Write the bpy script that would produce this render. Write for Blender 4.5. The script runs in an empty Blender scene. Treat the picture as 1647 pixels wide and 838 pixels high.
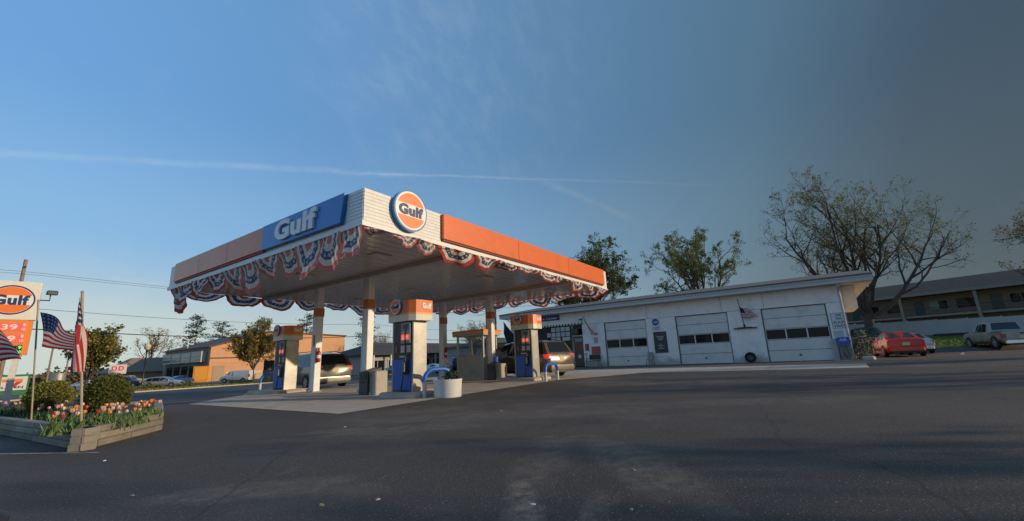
import bpy, math, random
import numpy as np
from mathutils import Vector, Matrix
SC = bpy.context.scene
COL = SC.collection
R = math.radians
# ------------------------------------------------------------------ camera
cam = bpy.data.cameras.new('camera')
cam.sensor_width = 36; cam.lens = 14.872; cam.clip_end = 3000; cam.clip_start = .05
co = bpy.data.objects.new('camera', cam); COL.objects.link(co)
FW = Vector((.80236, .55275, .22512)); RT = Vector((.57490, -.81711, -.04273)); UP = Vector((-.16033, -.16371, .97339))
m3 = Matrix((RT, UP, -FW)).transposed().to_4x4()
m3.translation = Vector((-5.8807, -8.2989, .95))
co.matrix_world = m3
SC.camera = co
# ------------------------------------------------------------------ sky and sun
SUN_AZ, SUN_EL = -66.0, 14.0
sd = Vector((math.cos(R(SUN_AZ))*math.cos(R(SUN_EL)), math.sin(R(SUN_AZ))*math.cos(R(SUN_EL)), math.sin(R(SUN_EL))))
lamp = bpy.data.lights.new('sun', 'SUN'); lamp.energy = 3.5; lamp.angle = R(.6); lamp.color = (1, .79, .55)
so = bpy.data.objects.new('sun', lamp); COL.objects.link(so)
so.rotation_euler = (-sd).to_track_quat('-Z', 'Y').to_euler()
world = bpy.data.worlds.new('World'); SC.world = world; world.use_nodes = True
nt = world.node_tree; N = nt.nodes; LK = nt.links
for n in list(N): N.remove(n)
def nd(t, **k):
    n = N.new(t)
    for a, b in k.items(): setattr(n, a, b)
    return n
def mth(op, a, b=None, c=None, clamp=False):
    n = nd('ShaderNodeMath', operation=op); n.use_clamp = clamp
    for i, x in enumerate((a, b, c)):
        if x is None: continue
        if isinstance(x, (int, float)): n.inputs[i].default_value = x
        else: LK.new(x, n.inputs[i])
    return n.outputs[0]
def vdot(a, v):
    n = nd('ShaderNodeVectorMath', operation='DOT_PRODUCT'); LK.new(a, n.inputs[0]); n.inputs[1].default_value = v
    return n.outputs['Value']
def mixc(f, a, b, blend='MIX'):
    n = nd('ShaderNodeMix', data_type='RGBA', blend_type=blend)
    for s, x in ((n.inputs['Factor'], f), (n.inputs['A'], a), (n.inputs['B'], b)):
        if isinstance(x, (int, float)): s.default_value = x
        elif isinstance(x, tuple): s.default_value = (*x, 1)
        else: LK.new(x, s)
    return n.outputs['Result']
def mrange(x, a, b, c=0, d=1, smooth=True):
    n = nd('ShaderNodeMapRange'); n.interpolation_type = 'SMOOTHSTEP' if smooth else 'LINEAR'
    LK.new(x, n.inputs[0])
    for i, v in enumerate((a, b, c, d)): n.inputs[i+1].default_value = v
    return n.outputs[0]
tc = nd('ShaderNodeTexCoord'); D = tc.outputs['Generated']
sky = nd('ShaderNodeTexSky', sky_type='NISHITA'); sky.sun_disc = False
sky.sun_elevation = R(SUN_EL); sky.sun_rotation = math.atan2(sd.x, sd.y)
sky.air_density = 1.0; sky.dust_density = .6; sky.ozone_density = 2.0
sx = nd('ShaderNodeSeparateXYZ'); LK.new(D, sx.inputs[0]); EL = sx.outputs['Z']
hr = (RT.x, RT.y, 0)
lat = vdot(D, hr)
# the evening sky deepens from the street side (bright) towards the motel side (dusky); paler near the horizon
latn = mrange(lat, -.8, .8, 0, 1, False)
def ramp(stops):
    n = nd('ShaderNodeValToRGB'); LK.new(latn, n.inputs[0]); e = n.color_ramp.elements
    e[0].position = stops[0][0]; e[0].color = (*stops[0][1], 1); e[1].position = stops[-1][0]; e[1].color = (*stops[-1][1], 1)
    for p, c in stops[1:-1]: e.new(p).color = (*c, 1)
    return n.outputs[0]
hi_ = ramp([(.06, (.165, .381, .730)), (.5, (.115, .262, .475)), (.63, (.108, .232, .395)), (.81, (.090, .178, .268)), (.925, (.058, .098, .143)), (1, (.05, .085, .12))])
mi_ = ramp([(.06, (.262, .497, .775)), (.5, (.20, .375, .57)), (.67, (.170, .290, .415)), (.81, (.128, .215, .288)), (.925, (.085, .124, .152)), (1, (.07, .10, .125))])
lo_ = ramp([(.06, (.60, .68, .64)), (.5, (.38, .50, .55)), (.67, (.25, .35, .41)), (.81, (.165, .225, .255)), (.925, (.10, .13, .145)), (1, (.085, .11, .125))])
skc = mixc(mrange(EL, .22, .5), mixc(mrange(EL, .05, .25, 0, 1), lo_, mi_), hi_)
skc = mixc(.06, mixc(1.0, skc, (12.5, 12.5, 12.5), 'MULTIPLY'), sky.outputs[0])
# towards the sun, far to the right of the view, the sky takes on its natural evening glow
skc = mixc(mrange(vdot(D, tuple(sd)), .70, 1.0, 0, .8), skc, sky.outputs[0])
# thin cirrus and old contrails
def noise(scale, detail=4, rough=.55, vec=None, dist=0.0):
    n = nd('ShaderNodeTexNoise'); n.inputs['Scale'].default_value = scale; n.inputs['Detail'].default_value = detail
    n.inputs['Roughness'].default_value = rough; n.inputs['Distortion'].default_value = dist
    LK.new(vec if vec is not None else D, n.inputs['Vector']); return n.outputs[0]
def great(a, b, w, s0, s1, amt, soft=1.0):
    a, b = Vector(a), Vector(b); n = a.cross(b).normalized(); t = (b-a).normalized()
    wob = mth('MULTIPLY', mth('SUBTRACT', noise(9, 3), .5), w*1.2)
    d = mth('ABSOLUTE', mth('ADD', vdot(D, tuple(n)), wob))
    f = mrange(d, 0, w, 1, 0)
    s = vdot(D, tuple(t))
    f = mth('MULTIPLY', f, mth('MULTIPLY', mrange(s, s0[0], s0[1]), mrange(s, s1[0], s1[1], 1, 0)))
    f = mth('MULTIPLY', f, mrange(noise(30, 4), .25, .7, .35, 1))
    return mth('MULTIPLY', f, amt)
A0, A1 = Vector((.0415, .9435, .3288)), Vector((.9489, .0305, .314)); tA = (A1-A0).normalized()
# trail across the sky: dips slightly along its way
c1 = great((.0415, .9435, .3288), (.5619, .718, .4107), .010, (-2, -1.9), (Vector((.55, .72, .40)).dot((Vector((.5619, .718, .4107))-A0).normalized()), Vector((.66, .65, .41)).dot((Vector((.5619, .718, .4107))-A0).normalized())), .17)
B0, B1 = Vector((.5619, .718, .4107)), Vector((.9489, .0305, .314)); tB = (B1-B0).normalized()
c2 = great(B0, B1, .0045, (B0.dot(tB)-.1, B0.dot(tB)+.05), (B1.dot(tB)-.12, B1.dot(tB)+.02), .26)
E0, E1 = Vector((.7953, .4567, .3987)), Vector((.9173, .2763, .2868)); tE = (E1-E0).normalized()
c3 = great(E0, E1, .012, (E0.dot(tE)-.05, E0.dot(tE)+.06), (E1.dot(tE)-.05, E1.dot(tE)+.03), .24)
mp = nd('ShaderNodeMapping'); LK.new(D, mp.inputs[0]); mp.inputs['Rotation'].default_value = (0, 0, R(20)); mp.inputs['Scale'].default_value = (5, 16, 10)
rip = mrange(noise(1.5, 5, .62, mp.outputs[0], .15), .40, .78)
cc = Vector((.60, .52, .61)).normalized()
msk = mrange(vdot(D, tuple(cc)), .93, .998)
c4 = mth('MULTIPLY', mth('MULTIPLY', msk, mth('ADD', mth('MULTIPLY', rip, .75), .2)), .15)
wide = mth('MULTIPLY', mrange(noise(2.2, 5, .6, mp.outputs[0], .4), .5, .85), mth('MULTIPLY', mrange(EL, .04, .3, 1, .12), .22))
cl = mth('ADD', mth('ADD', c1, c2), mth('ADD', c3, mth('ADD', c4, wide)), None, True)
cc_col = mixc(mrange(lat, -.5, .6), (8.2, 9.4, 9.9), (2.2, 2.8, 3.2))
skc = mixc(cl, skc, cc_col)
bg = nd('ShaderNodeBackground'); bg.inputs[1].default_value = .08
LK.new(skc, bg.inputs[0]); wo = nd('ShaderNodeOutputWorld'); LK.new(bg.outputs[0], wo.inputs[0])
SC.view_settings.view_transform = 'Standard'; SC.view_settings.look = 'None'
SC.view_settings.exposure = 0; SC.view_settings.gamma = 1
# ------------------------------------------------------------------ helpers
MATS = {}
def M(name, col=(.5, .5, .5), rough=.6, metal=0., var=.08, scale=6., bump=0., bscale=40., spec=.5, emit=None, coat=0., dirt=None):
    if name in MATS: return MATS[name]
    m = bpy.data.materials.new(name); m.use_nodes = True; t = m.node_tree; b = t.nodes['Principled BSDF']
    b.inputs['Roughness'].default_value = rough; b.inputs['Metallic'].default_value = metal
    b.inputs['Specular IOR Level'].default_value = spec
    if coat: b.inputs['Coat Weight'].default_value = coat; b.inputs['Coat Roughness'].default_value = .04
    tcn = t.nodes.new('ShaderNodeTexCoord')
    n = t.nodes.new('ShaderNodeTexNoise'); n.inputs['Scale'].default_value = scale; n.inputs['Detail'].default_value = 6; n.inputs['Roughness'].default_value = .65
    t.links.new(tcn.outputs['Object'], n.inputs['Vector'])
    rm = t.nodes.new('ShaderNodeValToRGB'); e = rm.color_ramp.elements
    e[0].position = .3; e[1].position = .72
    e[0].color = (*[max(0, c*(1-var)) for c in col], 1); e[1].color = (*[min(1, c*(1+var)) for c in col], 1)
    t.links.new(n.outputs[0], rm.inputs[0])
    out = rm.outputs[0]
    if dirt:
        n2 = t.nodes.new('ShaderNodeTexNoise'); n2.inputs['Scale'].default_value = dirt[1]; n2.inputs['Detail'].default_value = 8; n2.inputs['Roughness'].default_value = .7
        t.links.new(tcn.outputs['Object'], n2.inputs['Vector'])
        r2 = t.nodes.new('ShaderNodeMapRange'); r2.inputs[1].default_value = .5; r2.inputs[2].default_value = .72; r2.inputs[4].default_value = dirt[2]
        t.links.new(n2.outputs[0], r2.inputs[0])
        mx = t.nodes.new('ShaderNodeMix'); mx.data_type = 'RGBA'; t.links.new(r2.outputs[0], mx.inputs['Factor']); t.links.new(out, mx.inputs['A']); mx.inputs['B'].default_value = (*dirt[0], 1)
        out = mx.outputs['Result']
    t.links.new(out, b.inputs['Base Color'])
    if emit:
        b.inputs['Emission Color'].default_value = (*emit[0], 1); b.inputs['Emission Strength'].default_value = emit[1]
    if bump:
        n3 = t.nodes.new('ShaderNodeTexNoise'); n3.inputs['Scale'].default_value = bscale; n3.inputs['Detail'].default_value = 4
        t.links.new(tcn.outputs['Object'], n3.inputs['Vector'])
        bp = t.nodes.new('ShaderNodeBump'); bp.inputs['Strength'].default_value = bump; bp.inputs['Distance'].default_value = .02
        t.links.new(n3.outputs[0], bp.inputs['Height']); t.links.new(bp.outputs[0], b.inputs['Normal'])
    MATS[name] = m; return m
def cloth(name, col, var=.12, scale=8., k=.35):
    # thin woven cloth: some of the light comes through from behind
    if name in MATS: return MATS[name]
    m = M(name, col, .85, var=var, scale=scale); t = m.node_tree; b = t.nodes['Principled BSDF']; o = t.nodes['Material Output']
    tr = t.nodes.new('ShaderNodeBsdfTranslucent'); tr.inputs[0].default_value = (*[min(1, c*1.2) for c in col], 1); mx = t.nodes.new('ShaderNodeMixShader'); mx.inputs[0].default_value = k
    t.links.new(b.outputs[0], mx.inputs[1]); t.links.new(tr.outputs[0], mx.inputs[2]); t.links.new(mx.outputs[0], o.inputs[0]); return m
TXT = {}
def text_geo(s, bold, extr):
    k = (s, bold, extr)
    if k in TXT: return TXT[k]
    c = bpy.data.curves.new('t', 'FONT'); c.body = s; c.size = 1; c.offset = bold; c.extrude = extr; c.resolution_u = 4; c.space_character = 1 + bold*1.5
    o = bpy.data.objects.new('t', c); COL.objects.link(o)
    me = bpy.data.meshes.new_from_object(o.evaluated_get(bpy.context.evaluated_depsgraph_get()))
    V = np.array([v.co for v in me.vertices]).reshape(-1, 3); F = [tuple(p.vertices) for p in me.polygons]
    bpy.data.objects.remove(o); bpy.data.curves.remove(c); bpy.data.meshes.remove(me)
    TXT[k] = (V, F); return TXT[k]
class MB:
    def __init__(s): s.v = []; s.f = []; s.m = []; s.ms = []
    def mi(s, m):
        if m not in s.ms: s.ms.append(m)
        return s.ms.index(m)
    def add(s, vs, fs, m):
        o = len(s.v); s.v += [tuple(map(float, v)) for v in vs]; k = s.mi(m)
        for f in fs: s.f.append(tuple(o+i for i in f)); s.m.append(k)
        return s
    def box(s, x0, x1, y0, y1, z0, z1, m):
        vs = [(x, y, z) for z in (z0, z1) for y in (y0, y1) for x in (x0, x1)]
        return s.add(vs, [(0, 2, 3, 1), (4, 5, 7, 6), (0, 1, 5, 4), (2, 6, 7, 3), (0, 4, 6, 2), (1, 3, 7, 5)], m)
    def bbox(s, x0, x1, y0, y1, z0, z1, m, c=.02):
        # box with chamfered vertical edges and top
        P = [(x0+c, y0), (x1-c, y0), (x1, y0+c), (x1, y1-c), (x1-c, y1), (x0+c, y1), (x0, y1-c), (x0, y0+c)]
        return s.prism(P, z0, z1, m, c)
    def prism(s, P, z0, z1, m, c=0.):
        n = len(P); cx = sum(p[0] for p in P)/n; cy = sum(p[1] for p in P)/n
        vs = [(x, y, z0) for x, y in P]+[(x, y, z1-c) for x, y in P]
        fs = [(i, (i+1) % n, n+(i+1) % n, n+i) for i in range(n)]+[tuple(reversed(range(n)))]
        if c:
            def ins(x, y):
                dx, dy = cx-x, cy-y; l = math.hypot(dx, dy) or 1; return (x+dx/l*c*1.4, y+dy/l*c*1.4, z1)
            vs += [ins(x, y) for x, y in P]
            fs += [(n+i, n+(i+1) % n, 2*n+(i+1) % n, 2*n+i) for i in range(n)]+[tuple(range(2*n, 3*n))]
        else: fs.append(tuple(range(n, 2*n)))
        return s.add(vs, fs, m)
    def plate(s, P, o, ax, ay, d, m):
        # polygon P in the plane (ax, ay) at o, thickness d along ax x ay (front)
        o, ax, ay = Vector(o), Vector(ax), Vector(ay); nz = ax.cross(ay); n = len(P)
        b = [o+ax*x+ay*y for x, y in P]; t = [p+nz*d for p in b]
        return s.add(b+t, [tuple(reversed(range(n))), tuple(range(n, 2*n))]+[(i, (i+1) % n, n+(i+1) % n, n+i) for i in range(n)], m)
    def tube(s, pts, r, m, n=8, cap=True, closed=False):
        pts = [Vector(p) for p in pts]; k = len(pts); rr = r if isinstance(r, (list, tuple)) else [r]*k
        vs = []; prev = None
        for i, p in enumerate(pts):
            t = (pts[min(i+1, k-1)]-pts[max(i-1, 0)])
            if closed: t = pts[(i+1) % k]-pts[i-1]
            t = t.normalized()
            ref = Vector((0, 0, 1)) if abs(t.z) < .95 else Vector((1, 0, 0))
            if prev is None: a = t.cross(ref).normalized()
            else: a = (prev-t*prev.dot(t)).normalized()
            prev = a; b = t.cross(a)
            for j in range(n):
                w = 2*math.pi*j/n; vs.append(p+(a*math.cos(w)+b*math.sin(w))*rr[i])
        fs = []
        for i in range(k if closed else k-1):
            i2 = (i+1) % k
            for j in range(n): fs.append((i*n+j, i*n+(j+1) % n, i2*n+(j+1) % n, i2*n+j))
        if cap and not closed: fs += [tuple(reversed(range(n))), tuple(range((k-1)*n, k*n))]
        return s.add(vs, fs, m)
    def lathe(s, prof, m, c=(0, 0, 0), axis='z', n=20, sy=1.0):
        vs = []; k = len(prof)
        for r, h in prof:
            for j in range(n):
                w = 2*math.pi*j/n; x, y = r*math.cos(w), r*math.sin(w)*sy
                p = (x, y, h) if axis == 'z' else (x, h, y) if axis == 'y' else (h, x, y)
                vs.append((p[0]+c[0], p[1]+c[1], p[2]+c[2]))
        fs = [(i*n+j, i*n+(j+1) % n, (i+1)*n+(j+1) % n, (i+1)*n+j) for i in range(k-1) for j in range(n)]
        fs += [tuple(reversed(range(n))), tuple(range((k-1)*n, k*n))]
        return s.add(vs, fs, m)
    def text(s, t, m, o, h, w=None, ax=(1, 0, 0), ay=(0, 0, 1), d=.01, bold=0., base='c'):
        V, F = text_geo(t, bold, .01); lo, hi = V.min(0), V.max(0)
        sy = h/(hi[1]-lo[1]); sxx = (w/(hi[0]-lo[0])) if w else sy
        ax, ay, o = Vector(ax), Vector(ay), Vector(o); nz = ax.cross(ay)
        cx, cy = (lo[0]+hi[0])/2, (lo[1]+hi[1])/2
        return s.add([o+ax*float((x-cx)*sxx)+ay*float((y-cy)*sy)+nz*float((z/.01+1)*.5*d) for x, y, z in V], F, m)
    def build(s, name, parent=None, smooth=None, loc=None, rz=0, kind=None, label=None, cat=None, group=None):
        me = bpy.data.meshes.new(name); me.from_pydata(s.v, [], s.f)
        for m in s.ms: me.materials.append(m)
        me.polygons.foreach_set('material_index', s.m)
        if smooth is not None:
            me.polygons.foreach_set('use_smooth', [True]*len(s.f)); me.set_sharp_from_angle(angle=R(smooth))
        me.update()
        return link(me, name, parent, loc, rz, kind, label, cat, group)
def link(me, name, parent=None, loc=None, rz=0, kind=None, label=None, cat=None, group=None):
    o = bpy.data.objects.new(name, me); COL.objects.link(o)
    if parent: o.parent = parent
    if loc: o.location = loc
    if rz: o.rotation_euler = (0, 0, rz)
    for k, v in (('kind', kind), ('label', label), ('category', cat), ('group', group)):
        if v: o[k] = v
    return o
def thing(name, label, cat, loc=(0, 0, 0), rz=0, group=None): return link(None, name, None, loc, rz, None, label, cat, group)
def dup(r, loc, rz=None, label=None, parent=None):
    c = r.copy(); COL.objects.link(c)
    if parent: c.parent = parent
    else:
        c.location = loc
        if rz is not None: c.rotation_euler = (0, 0, rz)
        if label: c['label'] = label
    for ch in list(r.children): dup(ch, None, parent=c)
    return c
def hg(u, v):
    z = -.02*min(max(v-8, 0), 52)
    return z+.075*min(max(u-42, 0), 20)*min(max((4-v)/12, 0), 1)
def clip(P, ax, k, sgn):
    out = []
    for i in range(len(P)):
        a, b = P[i], P[(i+1) % len(P)]; da, db = (a[ax]-k)*sgn, (b[ax]-k)*sgn
        if da >= 0: out.append(a)
        if da*db < 0: t = da/(da-db); out.append((a[0]+(b[0]-a[0])*t, a[1]+(b[1]-a[1])*t))
    return out
def sheet(name, P, dz, m, kind='structure', thick=0, label=None, cat=None):
    cells = [P]
    for ax, ks in ((1, (-8, 4, 8, 60)), (0, (42, 62))):
        for k in ks: cells = [q for c in cells for q in (clip(c, ax, k, 1), clip(c, ax, k, -1)) if len(q) > 2]
    b = MB()
    for c in cells: b.add([(x, y, hg(x, y)+dz) for x, y in c], [tuple(range(len(c)))], m)
    if thick:
        n = len(P)
        for i in range(n):
            p, q = P[i], P[(i+1) % n]; S = 12
            for j in range(S):
                a = [p[k]+(q[k]-p[k])*j/S for k in (0, 1)]; e = [p[k]+(q[k]-p[k])*(j+1)/S for k in (0, 1)]
                b.add([(*a, hg(*a)+dz-thick), (*e, hg(*e)+dz-thick), (*e, hg(*e)+dz), (*a, hg(*a)+dz)], [(0, 1, 2, 3)], m)
    return b.build(name, kind=kind, label=label, cat=cat)
XL, ZU, YM = (0, -1, 0), (0, 0, 1), (1, 0, 0)    # axes: seen from the street-side corner, right is -Y on faces that look to -X
# common materials
WHITE = M('white_paint', (.72, .72, .70), .45, var=.06, dirt=((.42, .38, .33), 2.2, .35))
ORANGE = M('orange_panel', (.72, .15, .028), .35, var=.05, coat=.22, dirt=((.48, .105, .03), .9, .55))
BLUE = M('blue_panel', (.008, .17, .50), .35, var=.05, coat=.2)
DBLUE = M('navy_print', (.01, .03, .13), .5, var=.02)
BLACK = M('black_plastic', (.015, .015, .017), .4, var=.1)
DGREY = M('dark_grey_plastic', (.045, .05, .06), .5, var=.1)
GREY = M('grey_paint', (.25, .25, .25), .5)
STEEL = M('brushed_steel', (.36, .345, .31), .5, .6, var=.22, scale=3, dirt=((.30, .28, .25), 4, .5))
CONC = M('concrete', (.47, .41, .345), .9, var=.16, scale=2.5, bump=.25, bscale=60, dirt=((.20, .17, .145), 1.1, .6))
GLASS = M('window_glass', (.012, .014, .016), .05, 0, var=.02, spec=.14)
RED = M('red_paint', (.42, .012, .012), .45)
RUBBER = M('tyre_rubber', (.014, .014, .014), .85, bump=.2)
YELLOW = M('yellow_paint', (.75, .42, .04), .5)
CHROME = M('chrome', (.7, .7, .7), .15, 1)
WOODP = M('weathered_pole_wood', (.26, .19, .13), .9, var=.3, scale=3, bump=.4, bscale=20)
# ------------------------------------------------------------------ ground and setting
def asphalt(name, base, warm, wear, spills=()):
    m = bpy.data.materials.new(name); m.use_nodes = True; t = m.node_tree; b = t.nodes['Principled BSDF']; L = t.links.new
    b.inputs['Roughness'].default_value = .82; b.inputs['Specular IOR Level'].default_value = .35
    tcn = t.nodes.new('ShaderNodeTexCoord')
    def nz(s, d, r=.6, sc=None):
        n = t.nodes.new('ShaderNodeTexNoise'); n.inputs['Scale'].default_value = s; n.inputs['Detail'].default_value = d; n.inputs['Roughness'].default_value = r
        if sc:
            mp = t.nodes.new('ShaderNodeMapping'); mp.inputs['Scale'].default_value = sc; mp.inputs['Rotation'].default_value = (0, 0, R(38)); L(tcn.outputs['Object'], mp.inputs[0]); L(mp.outputs[0], n.inputs['Vector'])
        else: L(tcn.outputs['Object'], n.inputs['Vector'])
        return n.outputs[0]
    def mr(x, a, c, lo, hi):
        n = t.nodes.new('ShaderNodeMapRange'); n.inputs[1].default_value = a; n.inputs[2].default_value = c; n.inputs[3].default_value = lo; n.inputs[4].default_value = hi; L(x, n.inputs[0]); return n.outputs[0]
    def mx(f, a, c, bl='MIX'):
        n = t.nodes.new('ShaderNodeMix'); n.data_type = 'RGBA'; n.blend_type = bl
        for s, x in ((n.inputs['Factor'], f), (n.inputs['A'], a), (n.inputs['B'], c)):
            if isinstance(x, tuple): s.default_value = (*x, 1)
            elif isinstance(x, (int, float)): s.default_value = x
            else: L(x, s)
        return n.outputs['Result']
    c = mx(mr(nz(.35, 5, .6, (1, .35, 1)), .35, .68, 0, 1), base, warm)
    c = mx(mr(nz(.16, 6, .7), .54, .74, 0, .6), c, wear)                 # broad worn, paler patches
    c = mx(mr(nz(1.7, 8, .75, (.5, 1.6, 1)), .60, .76, 0, .6), c, wear)      # scuffs, with low-sun streaks painted into the same colour
    c = mx(mr(nz(.5, 4), .6, .7, 0, .5), c, tuple(x*.55 for x in base))      # oil-dark patches
    c = mx(mr(nz(55, 3, .7), .60, .72, 0, .6), c, tuple(min(1, x*3.2) for x in wear))   # stone flecks
    c = mx(mr(nz(38, 3, .7), .58, .72, 0, .75), c, tuple(x*.3 for x in base))
    # old cement spills and swept wear, each with its own place on the lot
    sep = t.nodes.new('ShaderNodeSeparateXYZ'); L(tcn.outputs['Object'], sep.inputs[0])
    def ma(op, a, b_):
        n = t.nodes.new('ShaderNodeMath'); n.operation = op
        for i_, x_ in enumerate((a, b_)):
            if isinstance(x_, (int, float)): n.inputs[i_].default_value = x_
            else: L(x_, n.inputs[i_])
        return n.outputs[0]
    nA, nB = nz(1.1, 6, .7), nz(6, 6, .75)
    for (px_, py_, rx_, ry_, an_, k_) in spills:
        ca_, sa_ = math.cos(R(an_)), math.sin(R(an_)); dx_, dy_ = ma('SUBTRACT', sep.outputs[0], px_), ma('SUBTRACT', sep.outputs[1], py_)
        ex_ = ma('DIVIDE', ma('ADD', ma('MULTIPLY', dx_, ca_), ma('MULTIPLY', dy_, sa_)), rx_); ey_ = ma('DIVIDE', ma('SUBTRACT', ma('MULTIPLY', dy_, ca_), ma('MULTIPLY', dx_, sa_)), ry_)
        d_ = ma('ADD', ma('MULTIPLY', ex_, ex_), ma('MULTIPLY', ey_, ey_))
        f_ = ma('MULTIPLY', mr(ma('ADD', d_, ma('MULTIPLY', ma('SUBTRACT', nA, .5), 3.2)), .15, 1.0, 1, 0), mr(nB, .42, .62, .1, abs(k_)))
        c = mx(f_, c, wear if k_ > 0 else tuple(x*.4 for x in base))
    v = t.nodes.new('ShaderNodeTexVoronoi'); v.feature = 'DISTANCE_TO_EDGE'; v.inputs['Scale'].default_value = .23
    mpn = t.nodes.new('ShaderNodeTexNoise'); mpn.inputs['Scale'].default_value = 1.4; mpn.inputs['Detail'].default_value = 5; L(tcn.outputs['Object'], mpn.inputs['Vector'])
    ad = t.nodes.new('ShaderNodeMix'); ad.data_type = 'RGBA'; ad.inputs['Factor'].default_value = .25; L(tcn.outputs['Object'], ad.inputs['A']); L(mpn.outputs['Color'], ad.inputs['B']); L(ad.outputs['Result'], v.inputs['Vector'])
    c = mx(mr(v.outputs['Distance'], .0, .004, .45, 0), c, tuple(x*.35 for x in base))          # hairline cracks
    L(c, b.inputs['Base Color'])
    bp = t.nodes.new('ShaderNodeBump'); bp.inputs['Strength'].default_value = .6; bp.inputs['Distance'].default_value = .02
    L(nz(45, 4, .75), bp.inputs['Height']); L(bp.outputs[0], b.inputs['Normal'])
    return m
SPILLS = ((-3.35, -6.55, .55, .16, 35, .95), (-3.2, -7.0, .40, .12, 20, .8), (-1.9, -6.75, 1.6, .35, 40, .5), (-2.1, -6.0, 1.3, .30, 25, .4), (.3, -3.8, 3.2, .6, -55, .35), (-1.4, -3.0, 1.6, .5, -50, .4), (-4.0, -4.4, .9, .3, -40, .45), (3.0, -6.5, 3.5, .7, -60, .3), (6.5, -7.5, 2.0, 1.2, 0, -.6), (-.2, -5.2, 1.0, .5, -30, -.55), (9.0, -4.0, 2.2, .8, -60, -.5), (-3.0, -2.4, .9, .35, -50, -.5))
ASPH = asphalt('lot_asphalt', (.064, .055, .049), (.098, .082, .072), (.26, .22, .18), SPILLS)
ROAD = asphalt('street_asphalt', (.05, .05, .055), (.07, .07, .075), (.10, .10, .10))
GRASSB = M('verge_soil', (.17, .15, .06), .95, var=.4, scale=1.5, bump=.5)
GRASSR = M('lawn_soil', (.12, .15, .03), .95, var=.4, scale=1.0, bump=.5)
LINE = M('worn_white_line', (.36, .34, .31), .85, var=.4, scale=8, dirt=((.10, .085, .075), 5, .95))
sheet('ground', [(-700, -700), (900, -700), (900, 900), (-700, 900)], 0, ASPH)
sheet('street', [(-300, 27), (300, 27), (300, 50), (-300, 50)], .004, ROAD)
sheet('concrete_slab', [(-.52, -.2), (4.5, .2), (9.7, .6), (12.6, -.55), (15.0, -1.3), (15.5, -5.5), (16.2, -9.9), (20.3, -10.1), (20.3, 14), (4, 14), (2.6, 11.4), (-.45, 7.8)], .006, CONC)
JT = M('joint_dark', (.10, .09, .08), .95, var=.2)
for q in ((.0, 13.6, 4.0), (.0, 13.6, 7.9)): sheet('slab_joint', [(q[0]+.3, q[2]), (q[1]+6.4, q[2]), (q[1]+6.4, q[2]+.03), (q[0]+.3, q[2]+.03)], .010, JT)
for x_ in (3.2, 7.0, 10.8, 14.6): sheet('slab_joint', [(x_, .9), (x_+.03, .9), (x_+.03, 11.2), (x_, 11.2)], .014, JT)
for y_ in (-3.2, -6.4): sheet('slab_joint', [(16.3, y_), (20.2, y_), (20.2, y_+.03), (16.3, y_+.03)], .014, JT)
TAR = M('tar_seal', (.018, .017, .017), .5, var=.2)
def seam(pts, w):
    rs_ = random.Random(len(pts)); P_ = []
    for (x0_, y0_), (x1_, y1_) in zip(pts, pts[1:]):
        for k in range(8): P_.append((x0_+(x1_-x0_)*k/8+rs_.uniform(-.05, .05), y0_+(y1_-y0_)*k/8+rs_.uniform(-.05, .05)))
    b = MB(); vs = []
    for i, (x_, y_) in enumerate(P_):
        q_ = P_[min(i+1, len(P_)-1)]; r_ = P_[max(i-1, 0)]; d_ = math.hypot(q_[0]-r_[0], q_[1]-r_[1]) or 1; nx, ny = -(q_[1]-r_[1])/d_, (q_[0]-r_[0])/d_; ww = w*rs_.uniform(.5, 1.2)
        vs += [(x_+nx*ww, y_+ny*ww, hg(x_, y_)+.004), (x_-nx*ww, y_-ny*ww, hg(x_, y_)+.004)]
    b.add(vs, [(2*i, 2*i+1, 2*i+3, 2*i+2) for i in range(len(P_)-1)], TAR); b.build('tar_seam', kind='structure')
seam([(-3.2, -1.4), (-1.8, -2.6), (.4, -3.0), (2.2, -4.9)], .010)
sheet('apron', [(20.32, -10.3), (27.2, -10.3), (27.2, 14.5), (20.32, 14.5)], .004, M('dark_apron', (.085, .078, .072), .9, var=.25, scale=1.2, bump=.2))
sheet('verge', [(-300, 51.2), (300, 51.2), (300, 60), (-300, 60)], .1, GRASSB, thick=.12)
sheet('sidewalk', [(-300, 50.2), (300, 50.2), (300, 51.2), (-300, 51.2)], .12, M('kerb_concrete', (.48, .42, .33), .9, var=.12, scale=1), thick=.14)
sheet('far_parking', [(-300, 60), (300, 60), (300, 93), (-300, 93)], .02, M('far_lot', (.10, .095, .09), .9, var=.2, scale=.3))
sheet('field', [(-700, 110), (900, 110), (900, 700), (-700, 700)], .03, M('field_dry_grass', (.13, .11, .05), .95, var=.3, scale=.1))
sheet('lawn', [(45.5, -75), (75, -75), (75, -8), (45.5, -8)], .006, GRASSR)
for P in ([(27.5, -7.7), (27.5, -7.5), (31, -7.5), (31, -7.7)],):
    pass
sheet('painted_line', [(31.5, -15.6), (31.5, -15.45), (37, -16.6), (37, -16.75)], .004, LINE)
sheet('painted_line', [(35.0, -17.5), (35.0, -17.35), (40.5, -17.5), (40.5, -17.65)], .004, LINE)
sheet('painted_line', [(4.6, 15.2), (5.6, 14.4), (5.75, 14.55), (4.75, 15.4)], .004, LINE)
sheet('painted_line', [(-5.3, 1.6), (-4.2, -.6), (-4.16, -.58), (-5.25, 1.62)], .004, LINE)
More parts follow.
